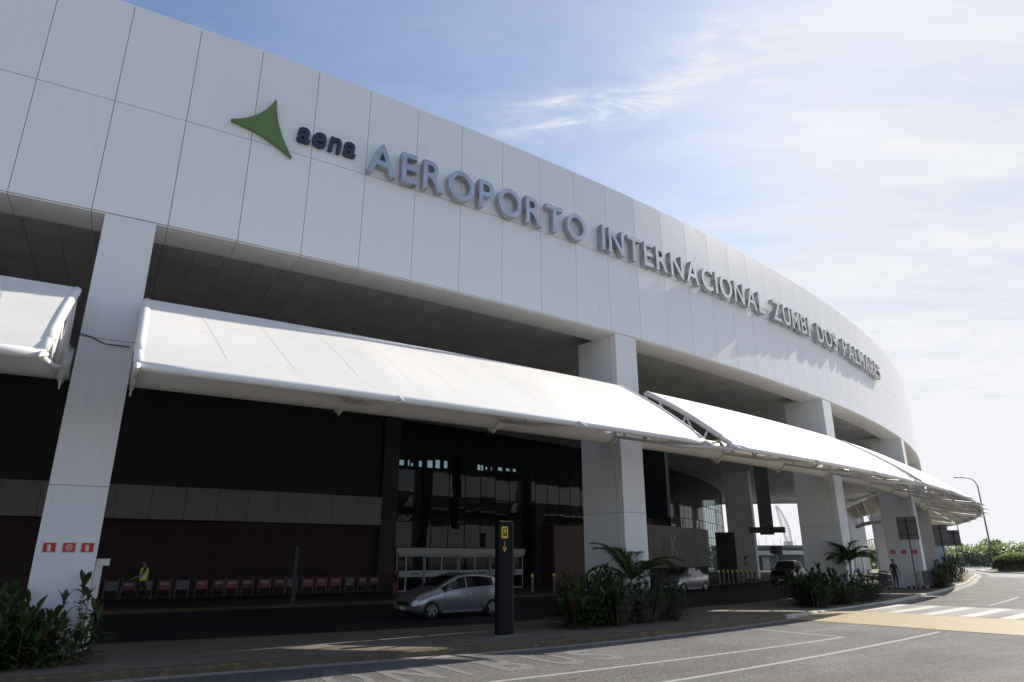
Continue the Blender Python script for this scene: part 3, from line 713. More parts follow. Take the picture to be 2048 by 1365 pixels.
# ================================================================== FIRE SIGNS
def firesign(origin, ex, en, kind, label, group, w=.235, h=.20):
    o0 = Vector(origin); up = Vector((0, 0, 1)); E_ = empty('fire_sign', o0); tag(E_, label, 'fire sign', group)
    def rect(x0, x1, z0, z1, d0, d1, name, m):
        mb = MB(); mb.hexa([o0 + ex * x + up * z + en * d for d, in ((d0,),) for x, z in ()] or [o0 + ex * x0 + up * z0 + en * d1, o0 + ex * x1 + up * z0 + en * d1, o0 + ex * x1 + up * z0 + en * d0, o0 + ex * x0 + up * z0 + en * d0, o0 + ex * x0 + up * z1 + en * d1, o0 + ex * x1 + up * z1 + en * d1, o0 + ex * x1 + up * z1 + en * d0, o0 + ex * x0 + up * z1 + en * d0]); return mb.build(name, m, E_)
    rect(0, w, 0, h, .002, .012, 'border', M_cream); rect(.012, w - .012, .012, h - .012, .0125, .015, 'plate', M_red)
    mb = MB(); c = o0 + ex * (w / 2) + up * (h * .46) + en * .017
    if kind == 'ext':
        for dx, z0, z1, hw in ((0, -.065, .035, .030), (0, .035, .055, .016), (-.02, .055, .064, .03), (-.042, -.02, .055, .004)):
            q = c + ex * dx; mb.poly([q - ex * hw + up * z0, q + ex * hw + up * z0, q + ex * hw + up * z1, q - ex * hw + up * z1])
    else:
        for ra in (.062, .040, .018):
            for k in range(20):
                a, b = 2 * math.pi * k / 20, 2 * math.pi * (k + 1) / 20
                f = lambda t, r_: c + ex * r_ * math.cos(t) + up * (r_ * math.sin(t) + .01)
                mb.quad(f(a, ra - .010), f(a, ra), f(b, ra), f(b, ra - .010))
    mb.build('pictogram', M_cream, E_)
a0 = ang(.5); ex0 = Vector((math.cos(a0), math.sin(a0), 0)); en0 = Vector((math.sin(a0), -math.cos(a0), 0))
for s, k, l in ((.21, 'ext', 'left red extinguisher sign on the nearest column'), (.545, 'hose', 'red hose reel sign with concentric rings on the nearest column'), (.865, 'ext', 'right red extinguisher sign on the nearest column')):
    firesign(P(s, -.008, 2.09), ex0, en0, k, l, 'fire signs on the nearest column')
a3 = ang(3 * BAY); ex3 = Vector((math.sin(a3), -math.cos(a3), 0)); en3 = -Vector((math.cos(a3), math.sin(a3), 0))
for r, k, l in ((-1.75, 'ext', 'small red extinguisher sign on the fourth column, nearest the standing person'), (-1.12, 'hose', 'small red hose sign in the middle of the fourth column flank'), (-.50, 'ext', 'small red extinguisher sign at the right edge of the fourth column flank')):
    firesign(P(3 * BAY + .012, r, 2.2), ex3, en3, k, l, 'fire signs on the fourth column', .28, .26)

# ================================================================== PYLON, CABINET, POST SIGNS, HANGING SIGNS
a = ang(10.2); pc = P(10.22, 1.25, .13); PY = empty('bus_stop_pylon', pc, a); tag(PY, 'black slab pylon with yellow bus symbol and down arrow on the pavement', 'pylon sign')
mb = MB(); mb.box(-.235, .235, -.10, .10, 0, 2.78); bevel(mb.build('slab', M_black, PY, local=True), .03, 3)
mb = MB(); mb.box(.19, .238, -.104, .104, .25, 2.78); mb.build('edge_trim', mat('pylon_trim', (.018, .018, .022), .5, spec=.3), PY, local=True)
mb = MB(); mb.box(-.42, .42, -.28, .28, 0, .022); mb.build('base_plate', mat('base_grey', (.16, .16, .17), .7), PY, local=True)
mb = MB(); y = -.108
def fq(mb, x0, x1, z0, z1, y=-.108): mb.poly([(x0, y, z0), (x1, y, z0), (x1, y, z1), (x0, y, z1)])
fq(mb, -.16, .05, 2.36, 2.62); fq(mb, -.14, .03, 2.62, 2.64); fq(mb, -.14, .03, 2.34, 2.36); pb = mb.build('bus_symbol', M_yel, PY, local=True)
mb = MB(); fq(mb, -.12, .01, 2.40, 2.59, -.110); mb.build('bus_outline', M_black, PY, local=True)
mb = MB(); fq(mb, -.10, -.01, 2.47, 2.57, -.112); fq(mb, -.10, -.075, 2.425, 2.45, -.112); fq(mb, -.035, -.01, 2.425, 2.45, -.112); mb.build('bus_windows', M_yel, PY, local=True)
mb = MB(); fq(mb, -.062, -.048, 2.02, 2.27); mb.poly([(-.12, y, 2.12), (-.10, y, 2.13), (-.048, y, 2.03), (-.055, y, 1.99)]); mb.poly([(.01, y, 2.12), (-.01, y, 2.13), (-.062, y, 2.03), (-.055, y, 1.99)]); mb.build('arrow', M_yel, PY, local=True)
# white cabinet behind the first column
CB = empty('white_cabinet', P(1.3, -1.6, .1)); tag(CB, 'slim white utility housing with a protruding top lip behind the nearest column', 'cabinet')
mb = MB(); mb.cbox(1.18, 1.32, -1.9, -1.0, .13, 1.95, 1); mb.build('housing', M_white, CB)
mb = MB(); mb.cbox(1.19, 1.44, -1.95, -.95, 1.83, 1.97, 1); mb.build('top_lip', M_white, CB)

def postsign(base, rz, w, zt, zb, label, post=.035, group='signs seen from behind on thin posts', hh=.03):
    S = empty('post_sign', base, rz); tag(S, label, 'sign', group)
    mb = MB(); mb.tube([(0, 0, 0), (0, 0, zt)], post, 8); mb.build('post', M_char, S, local=True)
    mb = MB(); mb.box(-w / 2, w / 2, .04, .07, zb, zt); bevel(mb.build('plate', mat('sign_back', (.16, .16, .165), .5, .2), S, local=True), .04, 3)
    mb = MB()
    for z in (zb + .25, zt - .25): mb.box(-w * .42, w * .42, .036 - .02, .042, z - .02, z + .02)
    mb.build('bracket', M_char, S, local=True)
    return S
def face(p): return -math.atan2(p.x, p.y)
p = P(42.6, .30, .13); postsign(p, face(p) - .15, 1.05, 4.15, 2.85, 'near square sign back on a post in front of the fourth column')
p = at(1883, 49, 3.3); p.z = .13; postsign(p, face(p) + .1, .90, 4.05, 2.6, 'square sign back on a post, left of the pair right of the fifth column')
p = at(1909, 56, 3.3); p.z = .13; postsign(p, face(p) + .1, .80, 3.95, 2.75, 'square sign back on a post, right and farther of the pair at the pavement bend')
p = at(1501, 66, 0.13); postsign(p, face(p), .95, 3.4, 2.3, 'dark square sign on a post beside the row of bollards')
p = at(1554, 72, 0.13); postsign(p, face(p), .75, 2.95, 2.2, 'left of two dark signs above the parked dark van')
p = at(1564, 71, 0.13); postsign(p, face(p), .65, 2.95, 2.15, 'right of two dark signs above the parked dark van')
q = atv(1535, 1070, 47); HS = empty('hanging_direction_sign', (q.x, q.y, q.z), face(q)); tag(HS, 'dark direction board hanging on a broad stem from the ceiling', 'hanging sign')
mb = MB(); mb.box(-1.15, 1.15, -.12, .12, .12, .50); bevel(mb.build('board', M_char, HS, local=True), .02)
mb = MB(); mb.box(-.45, .45, -.15, .15, .0, .12); mb.build('lower_plate', M_char, HS, local=True)
mb = MB(); mb.box(-.44, .44, -.2, .2, .5, ZB + .28 - q.z); mb.build('stem', mat('stem_grey', (.06, .065, .07), .5), HS, local=True)
q = atv(1317, 1036, 40); HB = empty('hanging_banner', (q.x, q.y, q.z), face(q) + .25); tag(HB, 'large black banner box hanging from the ceiling right of the second column', 'banner')
mb = MB(); mb.box(-.62, .55, -.15, .15, 0, ZB + .28 - q.z); mb.build('box', M_black, HB, local=True)
mb = MB(); mb.box(.56, .72, -.15, .15, .05, ZB + .2 - q.z); mb.build('side_strip', mat('strip_grey', (.16, .17, .20), .5), HB, local=True)

# ================================================================== BOLLARDS
def bollard():
    E_ = empty('bollard')
    mb = MB(); mb.tube([(0, 0, 0), (0, 0, .82)], .075, 14); mb.build('post', mat('bollard_grey', (.12, .12, .13), .35, .5), E_, smooth=False, local=True)
    mb = MB(); mb.tube([(0, 0, .82), (0, 0, .95), (0, 0, .99)], [.085, .085, .05], 14); mb.build('cap', mat('bollard_yellow', (.75, .72, .04), .4), E_, local=True)
    return E_
b0 = bollard(); used = False
def putbol(s, r, lab, grp):
    global used
    o = copy_tree(b0) if used else b0; used = True
    o.location = P(s, r, .13); tag(o, lab, 'bollard', grp)
for s, r, l in ((20.0, -15.0, 'yellow capped bollard left of the doors above the silver hatchback bonnet'), (23.8, -15.0, 'yellow capped bollard behind the silver hatchback rear window'), (25.6, -15.0, 'yellow capped bollard just right of the black pylon'), (27.6, -15.0, 'yellow capped bollard between the pylon and the maroon wall')):
    putbol(s, r, l, 'yellow capped bollards before the entrance')
for k in range(9): putbol(*SR(at(1440 + 9 * k, 52 + .35 * k, 0).x, 52 + .35 * k), 'grey bollard in the close row along the far inner kerb', 'bollards in the row by the kiosk')

# ================================================================== TROLLEYS
def trolley(pm, txt):
    E_ = empty('luggage_trolley')
    mb = MB()
    for x in (-.27, .27):
        mb.tube([(x, -.25, .18), (x, .15, .16), (x, .35, .14)], .016, 6); mb.tube([(x, -.28, .14), (x * .95, -.30, .95), (x * .9, -.36, 1.04)], .017, 6)
    mb.tube([(-.27, .35, .14), (.27, .35, .14)], .016, 6); mb.tube([(-.27, -.25, .2), (.27, -.25, .2)], .016, 6)
    for x in (-.12, 0, .12): mb.tube([(x, -.25, .19), (x, .35, .15)], .010, 5)
    mb.tube([(-.26, -.29, .55), (.26, -.29, .55)], .012, 5)
    mb.build('frame', mat('trolley_metal', (.14, .14, .145), .4, .6), E_, local=True)
    mb = MB(); mb.tube([(-.26, -.36, 1.04), (.26, -.36, 1.04)], .024, 8); mb.build('handle', M_rubber, E_, local=True)
    mb = MB(); mb.box(-.23, .23, -.325, -.305, .50, .88); pn = mb.build('advert_panel', pm, E_, local=True)
    if txt:
        me, x0, x1, y0, y1 = glyph(txt, .5, .02)
        for v in me.vertices: v.co = Vector((-.17 + (v.co.x - x0) / (x1 - x0) * .34, -.3255 - (v.co.z + .5) * .004, .69 + (v.co.y - y0) / (y1 - y0) * .12))
        me.materials.clear(); me.materials.append(mat('advert_white', (.38, .34, .34), .5)); o = bpy.data.objects.new('advert_lettering', me); COL.objects.link(o); o.parent = E_
    for x, y in ((-.25, -.2), (.25, -.2), (0, .32)):
        mb = MB(); mb.tube([(x - .02, y, .07), (x + .02, y, .07)], .07, 10); mb.build('wheel', M_rubber, E_, local=True)
    return E_
M_pink = mat('advert_pink', (.22, .04, .055), .5); M_grey = mat('advert_grey', (.13, .12, .145), .5, noise=.3, nscale=8)
protos = [trolley(M_pink, 'IIBDO'), trolley(M_grey, ''), trolley(mat('advert_dim', (.10, .022, .03), .5), 'IIBDO')]
usedp = [False] * 3; seq = [1, 2, 1, 0, 1, 0, 2, 0, 2, 0, 2, 1, 0, 0, 0, 1, 2, 2]
tl = ['pink advert trolley', 'grey advert trolley', 'dim red advert trolley']; ords = ['first', 'second', 'third', 'fourth', 'fifth', 'sixth', 'seventh', 'eighth', 'ninth', 'tenth', 'eleventh', 'twelfth', 'thirteenth', 'fourteenth', 'fifteenth', 'sixteenth', 'seventeenth', 'eighteenth']
def puttr(k, s, r, rz, lab, grp):
    o = copy_tree(protos[k]) if usedp[k] else protos[k]; usedp[k] = True
    o.location = P(s, r, .13); o.rotation_euler = (0, 0, rz); tag(o, lab, 'luggage trolley', grp); return o
for i, k in enumerate(seq):
    s = 2.05 + i * .83 + random.uniform(-.05, .05); puttr(k, s, -18.6 + random.uniform(-.08, .08), ang(s) + random.uniform(-.24, .24), f'{tl[k]}, {ords[i]} from the left in the row by the maroon wall', 'luggage trolleys parked along the wall')
for i, (s, r, dz, k) in enumerate(((43.9, -1.8, 1.3, 1), (44.9, -2.0, 1.4, 0), (46.2, -.5, .1, 1), (46.9, -.3, .0, 2))):
    puttr(k, s, r, ang(s) + dz, ['trolley beside the palm near the third column', 'trolley just left of the standing dark figure', 'trolley before the fourth column, left of two', 'trolley before the fourth column, right of two'][i], 'luggage trolleys by the fourth column')
M_fence = mat('barrier_grey', (.10, .10, .105), .5, .4)
# crowd barrier
def barrier(s, r, rz, lab):
    E_ = empty('crowd_barrier', P(s, r, .13), rz); tag(E_, lab, 'barrier', 'metal crowd barriers by the fourth column')
    mb = MB(); mb.tube([(-.95, 0, .1), (-.95, 0, 1.1), (.95, 0, 1.1), (.95, 0, .1)], .022, 8); mb.tube([(-.95, 0, .22), (.95, 0, .22)], .016, 6); mb.build('frame', M_fence, E_, local=True)
    mb = MB()
    for i in range(13): x = -.85 + i * .142; mb.tube([(x, 0, .22), (x, 0, 1.1)], .009, 5)
    mb.build('bars', M_fence, E_, local=True)
    for x in (-.8, .8):
        mb = MB(); mb.tube([(x, -.25, .02), (x, 0, .12), (x, .25, .02)], .018, 6); mb.build('foot', M_fence, E_, local=True)
barrier(44.6, .45, ang(44.6) + .05, 'grey metal barrier in front of the fourth column, on the left'); barrier(46.75, .25, ang(46.7) - .05, 'grey metal barrier in front of the fourth column, on the right')

# slim things in the shade before the wall
for uu, rr_, hh, ll in ((590, -13.9, 2.35, 'slim dark post on the inner kerb in front of the trolley row'), (795, -16.5, 2.1, 'thin black pole just left of the entrance doors')):
    ss = s_at(uu, rr_, 1.3); q = P(ss, rr_, .13); E_ = empty('slim_post', q); tag(E_, ll, 'post')
    mb = MB(); w_ = .085 if uu == 590 else .035; mb.tube([q, q + Vector((0, 0, hh))], w_, 10); mb.build('shaft', M_char, E_)
    mb = MB(); mb.tube([q, q + Vector((0, 0, .03))], w_ * 2.2, 12); mb.build('foot', M_char, E_)
ss = s_at(790, -18.9, .8); q = P(ss, -18.9, .13); E_ = empty('red_cabinet', q, ang(ss)); tag(E_, 'small red standing cabinet at the left end of the entrance doors', 'cabinet')
mb = MB(); mb.box(-.17, .17, -.12, .12, 0, 1.15); bevel(mb.build('case', mat('cabinet_red', (.16, .012, .012), .5), E_, local=True), .02)
mb = MB(); mb.box(-.13, .13, -.128, -.121, .55, 1.05); mb.build('window', M_black, E_, local=True)

# ================================================================== CARS
def car(kind, paint, label):
    E_ = empty('parked_car'); tag(E_, label, 'car')
    if kind == 'hatch':
        Lh, Wd, wb, wr_ = 1.93, .85, 1.24, .295
        top = [(-1.93, .78), (-1.86, .98), (-1.66, 1.30), (-1.35, 1.38), (-.8, 1.45), (-.3, 1.46), (.15, 1.40), (.6, 1.20), (1.05, .98), (1.4, .90), (1.7, .79), (1.86, .66), (1.93, .52)]
        belt = [(-1.9, 1.06), (-1.0, 1.0), (.9, .86), (1.9, .6)]; glassx = (-1.28, .86); doors = (.72, -.15, -1.02)
    elif kind == 'sedan':
        Lh, Wd, wb, wr_ = 2.15, .86, 1.30, .30
        top = [(-2.15, .80), (-2.08, .98), (-1.6, 1.03), (-1.35, 1.10), (-.9, 1.38), (-.4, 1.46), (.1, 1.45), (.5, 1.28), (1.0, 1.00), (1.5, .92), (1.9, .80), (2.08, .66), (2.15, .52)]
        belt = [(-2.1, .98), (-1.0, .96), (.9, .88), (2.1, .6)]; glassx = (-1.28, .85); doors = (.75, -.12, -.95)
    else:
        Lh, Wd, wb, wr_ = 2.25, .92, 1.38, .35
        top = [(-2.25, .95), (-2.18, 1.15), (-1.95, 1.55), (-1.6, 1.70), (-.8, 1.76), (0, 1.75), (.35, 1.66), (.75, 1.38), (1.1, 1.16), (1.6, 1.10), (2.0, 1.02), (2.18, .85), (2.25, .60)]
        belt = [(-2.2, 1.12), (-1.0, 1.10), (1.0, 1.05), (2.2, .8)]; glassx = (-1.75, .98); doors = (.85, -.1, -1.05)
    zb = .20
    def sm(tab, x):
        return (interp(tab, x - .06) + interp(tab, x) * 2 + interp(tab, x + .06)) / 4
    def half(x):
        e = abs(x) / Lh
        return Wd * (1 - (.05 * e ** 2 + .20 * max(0, e - .72) ** 1.5 / .148 * .8))
    def sec(x):
        t = sm(top, x); b = min(sm(belt, x), t - .05); w = half(x); k = max(0, t - b - .1); wr = w * (.95 - .36 * k)
        lo = zb + .10 * max(0, abs(x) / Lh - .8) * 5
        return [(0, lo), (w * .86, lo), (w * .965, lo + .09), (w * .995, .42), (w, .60 * b + .12), (w * .99, b - .10), (w * .955, b), (wr * .955, t - .075), (wr * .90, t - .03), (wr * .72, t - .004), (0, t)]
    N_ = 76; xs = [-Lh + 2 * Lh * i / N_ for i in range(N_ + 1)]
    mb = MB(); m = 0
    for x in xs:
        h = sec(x); ring = h + [(-y, z) for y, z in h[-2:0:-1]]; m = len(ring); mb.v += [(x, y, z) for y, z in ring]
    for i in range(N_):
        for k in range(m): mb.f.append((i * m + k, (i + 1) * m + k, (i + 1) * m + (k + 1) % m, i * m + (k + 1) % m)); mb.mi.append(0)
    mb.f.append(tuple(range(m))[::-1]); mb.mi.append(0); mb.f.append(tuple(N_ * m + k for k in range(m))); mb.mi.append(0)
    body = mb.build('body', paint, E_, local=True)
    cut = MB()
    for x in (-wb, wb): cut.tube([(x, -1.2, wr_ + .01), (x, 1.2, wr_ + .01)], wr_ + .055, 28)
    c = cut.build('cut', M_black, None)
    bpy.context.view_layer.update()
    md = body.modifiers.new('b', 'BOOLEAN'); md.operation = 'DIFFERENCE'; md.object = c; md.solver = 'EXACT'
    applied(body); bpy.data.objects.remove(c); autosmooth(body, 30)
    mb = MB(); mb.box(-Lh * .9, Lh * .9, -Wd + .22, Wd - .22, zb + .01, .55); mb.build('underbody', M_rubber, E_, local=True)
    def sidept(x, u, out=.004):
        h = sec(x); (y0, z0), (y1, z1) = h[6], h[7]; n = Vector((z1 - z0, -(y1 - y0))).normalized() if z1 > z0 else Vector((1, 0))
        return y0 + (y1 - y0) * u + n.x * out, z0 + (z1 - z0) * u + n.y * out
    gl = mat('car_glass', (.008, .009, .011), .05, spec=.8); trim = mat('car_trim', (.015, .015, .016), .5)
    for sg in (1, -1):
        segs = [(glassx[0], doors[1] - .03), (doors[1] + .03, glassx[1])]
        for a, b in segs:
            mb = MB(); n = 14
            for i in range(n):
                x0, x1 = a + (b - a) * i / n, a + (b - a) * (i + 1) / n; q = []
                for x, u in ((x0, .08), (x1, .08), (x1, .93), (x0, .93)):
                    if sec(x)[7][1] - sec(x)[6][1] < .06 : u = .5
                    y, z = sidept(x, u); q.append((x, sg * y, z))
                mb.poly(q if sg > 0 else q[::-1])
            mb.build('side_window', gl, E_, local=True)
        # door seams
        for x in doors:
            mb = MB(); pr = sec(x)[2:7]
            for (y0, z0), (y1, z1) in zip(pr, pr[1:]): mb.quad((x - .005, sg * (y0 + .003), z0), (x + .005, sg * (y0 + .003), z0), (x + .005, sg * (y1 + .003), z1), (x - .005, sg * (y1 + .003), z1))
            mb.build('door_seam', trim, E_, local=True)
        for x in (doors[1] + .12, doors[2] + .14):
            y = sec(x)[5][0]; z = sec(x)[5][1]; mb = MB(); mb.tube([(x - .09, sg * (y + .015), z), (x + .09, sg * (y + .015), z)], .016, 8); mb.build('door_handle', paint, E_, local=True, smooth=True)
        x = glassx[1] - .22; y = sec(x)[6][0]; z = sec(x)[6][1]; mb = MB(); mb.ball((x + .02, sg * (y + .12), z + .08), .10, 12, (.7, 1.05, .65)); mb.tube([(x, sg * (y - .02), z + .02), (x, sg * (y + .08), z + .06)], .02, 6); mb.build('mirror', paint, E_, local=True, smooth=True)
        # lamps
        xh = Lh - .26; h = sec(xh); mb = MB(); mb.ball((xh - .02, sg * (h[4][0] - .115), h[5][1] - .03), .13, 14, (1.55, .62, .52)); mb.build('headlight', mat('headlight', (.35, .37, .40), .08, .3, spec=1), E_, local=True, smooth=True)
        mb = MB(); mb.ball((Lh - .14, sg * .55, .36), .055, 10, (.7, 1, 1)); mb.build('fog_lamp', mat('headlight', (0, 0, 0)), E_, local=True, smooth=True)
        xh = -Lh + .16; h = sec(xh); mb = MB(); mb.ball((xh, sg * (h[5][0] - .08), h[6][1] - .12), .12, 12, (.75, .7, 1.2)); mb.build('tail_light', mat('tail_red', (.25, .02, .02), .15), E_, local=True, smooth=True)
        for x in (-wb, wb):
            wt = empty('wheel', (x, sg * (Wd - .10), wr_)); wt.parent = E_
            mb = MB(); pr = [(-.10, wr_ * .66), (-.10, wr_ * .95), (-.075, wr_), (.065, wr_), (.09, wr_ * .95), (.09, wr_ * .66)]; n = 30
            for k in range(n):
                a, b = 2 * math.pi * k / n, 2 * math.pi * (k + 1) / n
                for (y0, r0), (y1, r1) in zip(pr, pr[1:]): mb.quad((r0 * math.cos(a), y0, r0 * math.sin(a)), (r0 * math.cos(b), y0, r0 * math.sin(b)), (r1 * math.cos(b), y1, r1 * math.sin(b)), (r1 * math.cos(a), y1, r1 * math.sin(a)))
            mb.build('tyre', M_rubber, wt, local=True, smooth=True)
            mb = MB(); R1 = wr_ * .68
            for k in range(n):
                a, b = 2 * math.pi * k / n, 2 * math.pi * (k + 1) / n
                mb.quad((R1 * math.cos(a), sg * .085, R1 * math.sin(a)), (R1 * math.cos(b), sg * .085, R1 * math.sin(b)), (R1 * .9 * math.cos(b), sg * .06, R1 * .9 * math.sin(b)), (R1 * .9 * math.cos(a), sg * .06, R1 * .9 * math.sin(a)))
            for k in range(5):
                a = 2 * math.pi * k / 5 + .3; d = Vector((math.cos(a), 0, math.sin(a))); t_ = Vector((-d.z, 0, d.x)); yv = Vector((0, sg * .078, 0))
                for w0, w1, off in ((.045, .028, 0),): mb.poly([yv + t_ * w0 * 1.1, yv + d * R1 * .97 + t_ * w0, yv + d * R1 * .97 - t_ * w0, yv - t_ * w0 * 1.1])
            mb.tube([(0, sg * .06, 0), (0, sg * .088, 0)], .055, 12)
            mb.build('rim', mat('alloy', (.5, .5, .52), .3, .8), wt, local=True)
            mb = MB(); mb.tube([(0, sg * .0, 0), (0, sg * .045, 0)], R1 * .93, 20); mb.build('brake', trim, wt, local=True)
    # windscreen and rear glass follow the body skin
    def screen(xa, xb, name):
        mb = MB(); n = 8
        def pt_(x, v):
            h = sec(x); y = h[9][0] * v * 1.06; t = h[10][1]; return (x, y, t - (.012 * v * v) + .006)
        for i in range(n):
            for j in range(6):
                x0, x1 = xa + (xb - xa) * i / n, xa + (xb - xa) * (i + 1) / n; v0, v1 = -1 + j / 3, -1 + (j + 1) / 3
                mb.poly([pt_(x0, v0), pt_(x1, v0), pt_(x1, v1), pt_(x0, v1)])
        return mb.build(name, gl, E_, local=True, smooth=True)
    if kind == 'hatch': screen(.24, .92, 'windscreen'); screen(-1.84, -1.60, 'rear_window')
    elif kind == 'sedan': screen(.20, .92, 'windscreen'); screen(-1.30, -.88, 'rear_window')
    else: screen(.40, 1.02, 'windscreen'); screen(-2.14, -1.92, 'rear_window')
    mb = MB(); mb.box(Lh - .035, Lh + .004, -.42, .42, .42, .56); mb.build('grille', trim, E_, local=True)
    mb = MB(); mb.box(Lh + .004, Lh + .016, -.20, .20, .29, .41); mb.build('number_plate', mat('plate', (.45, .45, .45), .5), E_, local=True)
    mb = MB(); mb.box(-Lh - .016, -Lh - .002, -.20, .20, .66, .78); mb.build('number_plate', mat('plate', (.4, .4, .4)), E_, local=True)
    mb = MB()
    for sg in (1, -1): mb.box(-wb + .42, wb - .42, sg * (Wd - .03) - .015, sg * (Wd - .03) + .02, zb - .01, zb + .07)
    mb.build('sill', paint, E_, local=True)
    return E_
M_silver = mat('car_silver', (.42, .43, .46), .28, .75, coat=.6, spec=.6)
M_silver2 = mat('car_silver_b', (.38, .39, .41), .28, .75, coat=.6)
M_dark = mat('car_dark', (.02, .021, .024), .25, .4, coat=.8)
def park(c, s, r, flip=True, yaw=0.0): c.location = P(s, r, .006); c.rotation_euler = (0, 0, ang(s) + (math.pi if flip else 0) + yaw)
park(car('hatch', M_silver, 'silver compact hatchback with five-spoke alloys driving past the entrance doors'), 12.95, -5.95)
park(car('sedan', M_silver2, 'silver saloon car half hidden behind the palm by the second column'), 35.9, -11.1)
_q = at(1578, 56, 0); _s, _r = SR(_q.x, _q.y); park(car('suv', M_dark, 'dark tall off-road car seen front-on between the bollards and third column'), _s, _r)

# ================================================================== PEOPLE
def person(loc, rz, label, top_m, leg_m, hair_m, pose='stand', scale=1.0, extra=None):
    E_ = empty('person', loc, rz); E_.scale = (scale,) * 3; tag(E_, label, 'person')
    J = {}; edges = []
    def V(n, co, r, par=None):
        J[n] = (co, r, len(J))
        if par: edges.append((J[par][2], J[n][2]))
    st = .0 if pose == 'stand' else .22
    V('pelvis', (0, 0, .96), (.155, .11)); V('waist', (0, 0, 1.10), (.135, .10), 'pelvis'); V('chest', (.01, 0, 1.30), (.165, .115), 'waist'); V('neckb', (0, 0, 1.47), (.075, .07), 'chest')
    V('neck', (.01, 0, 1.53), (.052, .052), 'neckb'); V('jaw', (.03, 0, 1.585), (.062, .06), 'neck'); V('head', (.02, 0, 1.67), (.082, .095), 'jaw'); V('crown', (.01, 0, 1.735), (.058, .065), 'head')
    for sg, n in ((1, 'l'), (-1, 'r')):
        f = sg * st
        V(n + 'hip', (0, sg * .09, .90), (.09, .09), 'pelvis'); V(n + 'knee', (f * .9 + .02, sg * .10, .50), (.058, .058), n + 'hip'); V(n + 'ank', (f * 1.7 - .04, sg * .10, .09), (.037, .037), n + 'knee'); V(n + 'toe', (f * 1.7 + .13, sg * .12, .035), (.035, .028), n + 'ank')
        V(n + 'sh', (0, sg * .185, 1.42), (.062, .06), 'neckb')
        if pose == 'push': e, w = (.10, sg * .24, 1.16), (.36, sg * .20, 1.06)
        elif pose == 'walk': e, w = (-f * .6 - .02, sg * .25, 1.14), (-f * 1.1 + .08, sg * .24, .90)
        else: e, w = (-.02, sg * .25, 1.13), (.13, sg * .22, .93)
        V(n + 'el', e, (.042, .042), n + 'sh'); V(n + 'wr', w, (.027, .027), n + 'el')
        d = (Vector(w) - Vector(e)).normalized(); pl = Vector(w) + d * .07; V(n + 'palm', tuple(pl), (.030, .016), n + 'wr')
        for k in range(4):
            o_ = (k - 1.5) * .019; L1 = [.036, .042, .040, .030][k]
            a = pl + d * .035 + Vector((o_, 0, 0)); V(f'{n}f{k}', tuple(a), (.009, .009), n + 'palm'); V(f'{n}g{k}', tuple(a + d * L1 + Vector((0, -sg * .012, 0))), (.008, .008), f'{n}f{k}')
        th = Vector(w) + d * .03 + Vector((.03, 0, 0)); V(n + 't', tuple(th), (.011, .011), n + 'wr'); V(n + 'u', tuple(th + d * .035 + Vector((.008, -sg * .01, 0))), (.009, .009), n + 't')
    me = bpy.data.meshes.new('body'); me.from_pydata([v[0] for v in J.values()], edges, []); o = bpy.data.objects.new('body', me); COL.objects.link(o)
    sk = o.modifiers.new('s', 'SKIN'); sk.use_smooth_shade = True
    for i, (co, r, _) in enumerate(J.values()): me.skin_vertices[0].data[i].radius = r
    me.skin_vertices[0].data[0].use_root = True
    ss = o.modifiers.new('u', 'SUBSURF'); ss.levels = 1; ss.render_levels = 1
    applied(o); me = o.data; me.materials.clear()
    for m in (M_skin, top_m, leg_m, M_black): me.materials.append(m)
    wrz = {n: Vector(J[n + 'wr'][0]) for n in 'lr'}; elz = {n: Vector(J[n + 'el'][0]) for n in 'lr'}
    for p in me.polygons:
        c = p.center; z = c.z
        arm = abs(c.y) > .19 and z > .75
        if z < .09: k = 3
        elif z < .93 and not arm: k = 2
        elif arm:
            n = 'l' if c.y > 0 else 'r'; k = 0 if (c - wrz[n]).length < .22 or (c - Vector(J[n + 'palm'][0])).length < .16 else 1
            if (c - elz[n]).length < .12: k = 0
        elif z > 1.49: k = 0
        else: k = 1
        p.material_index = k
    o.parent = E_
    mb = MB(); mb.ball((-.005, 0, 1.705), .092, 12, (.98, .86, .86)); mb.build('hair', hair_m, E_, local=True, smooth=True)
    mb = MB(); mb.ball((.105, 0, 1.655), .016, 6, (1, .8, 1.3))
    for sg in (1, -1): mb.ball((.02, sg * .085, 1.655), .022, 6, (.7, .4, 1.2))
    mb.build('nose_and_ears', M_skin, E_, local=True, smooth=True)
    mb = MB()
    for sg in (1, -1): mb.ball((.094, sg * .032, 1.675), .010, 6)
    mb.build('eyes', M_black, E_, local=True)
    if extra: extra(E_)
    return E_
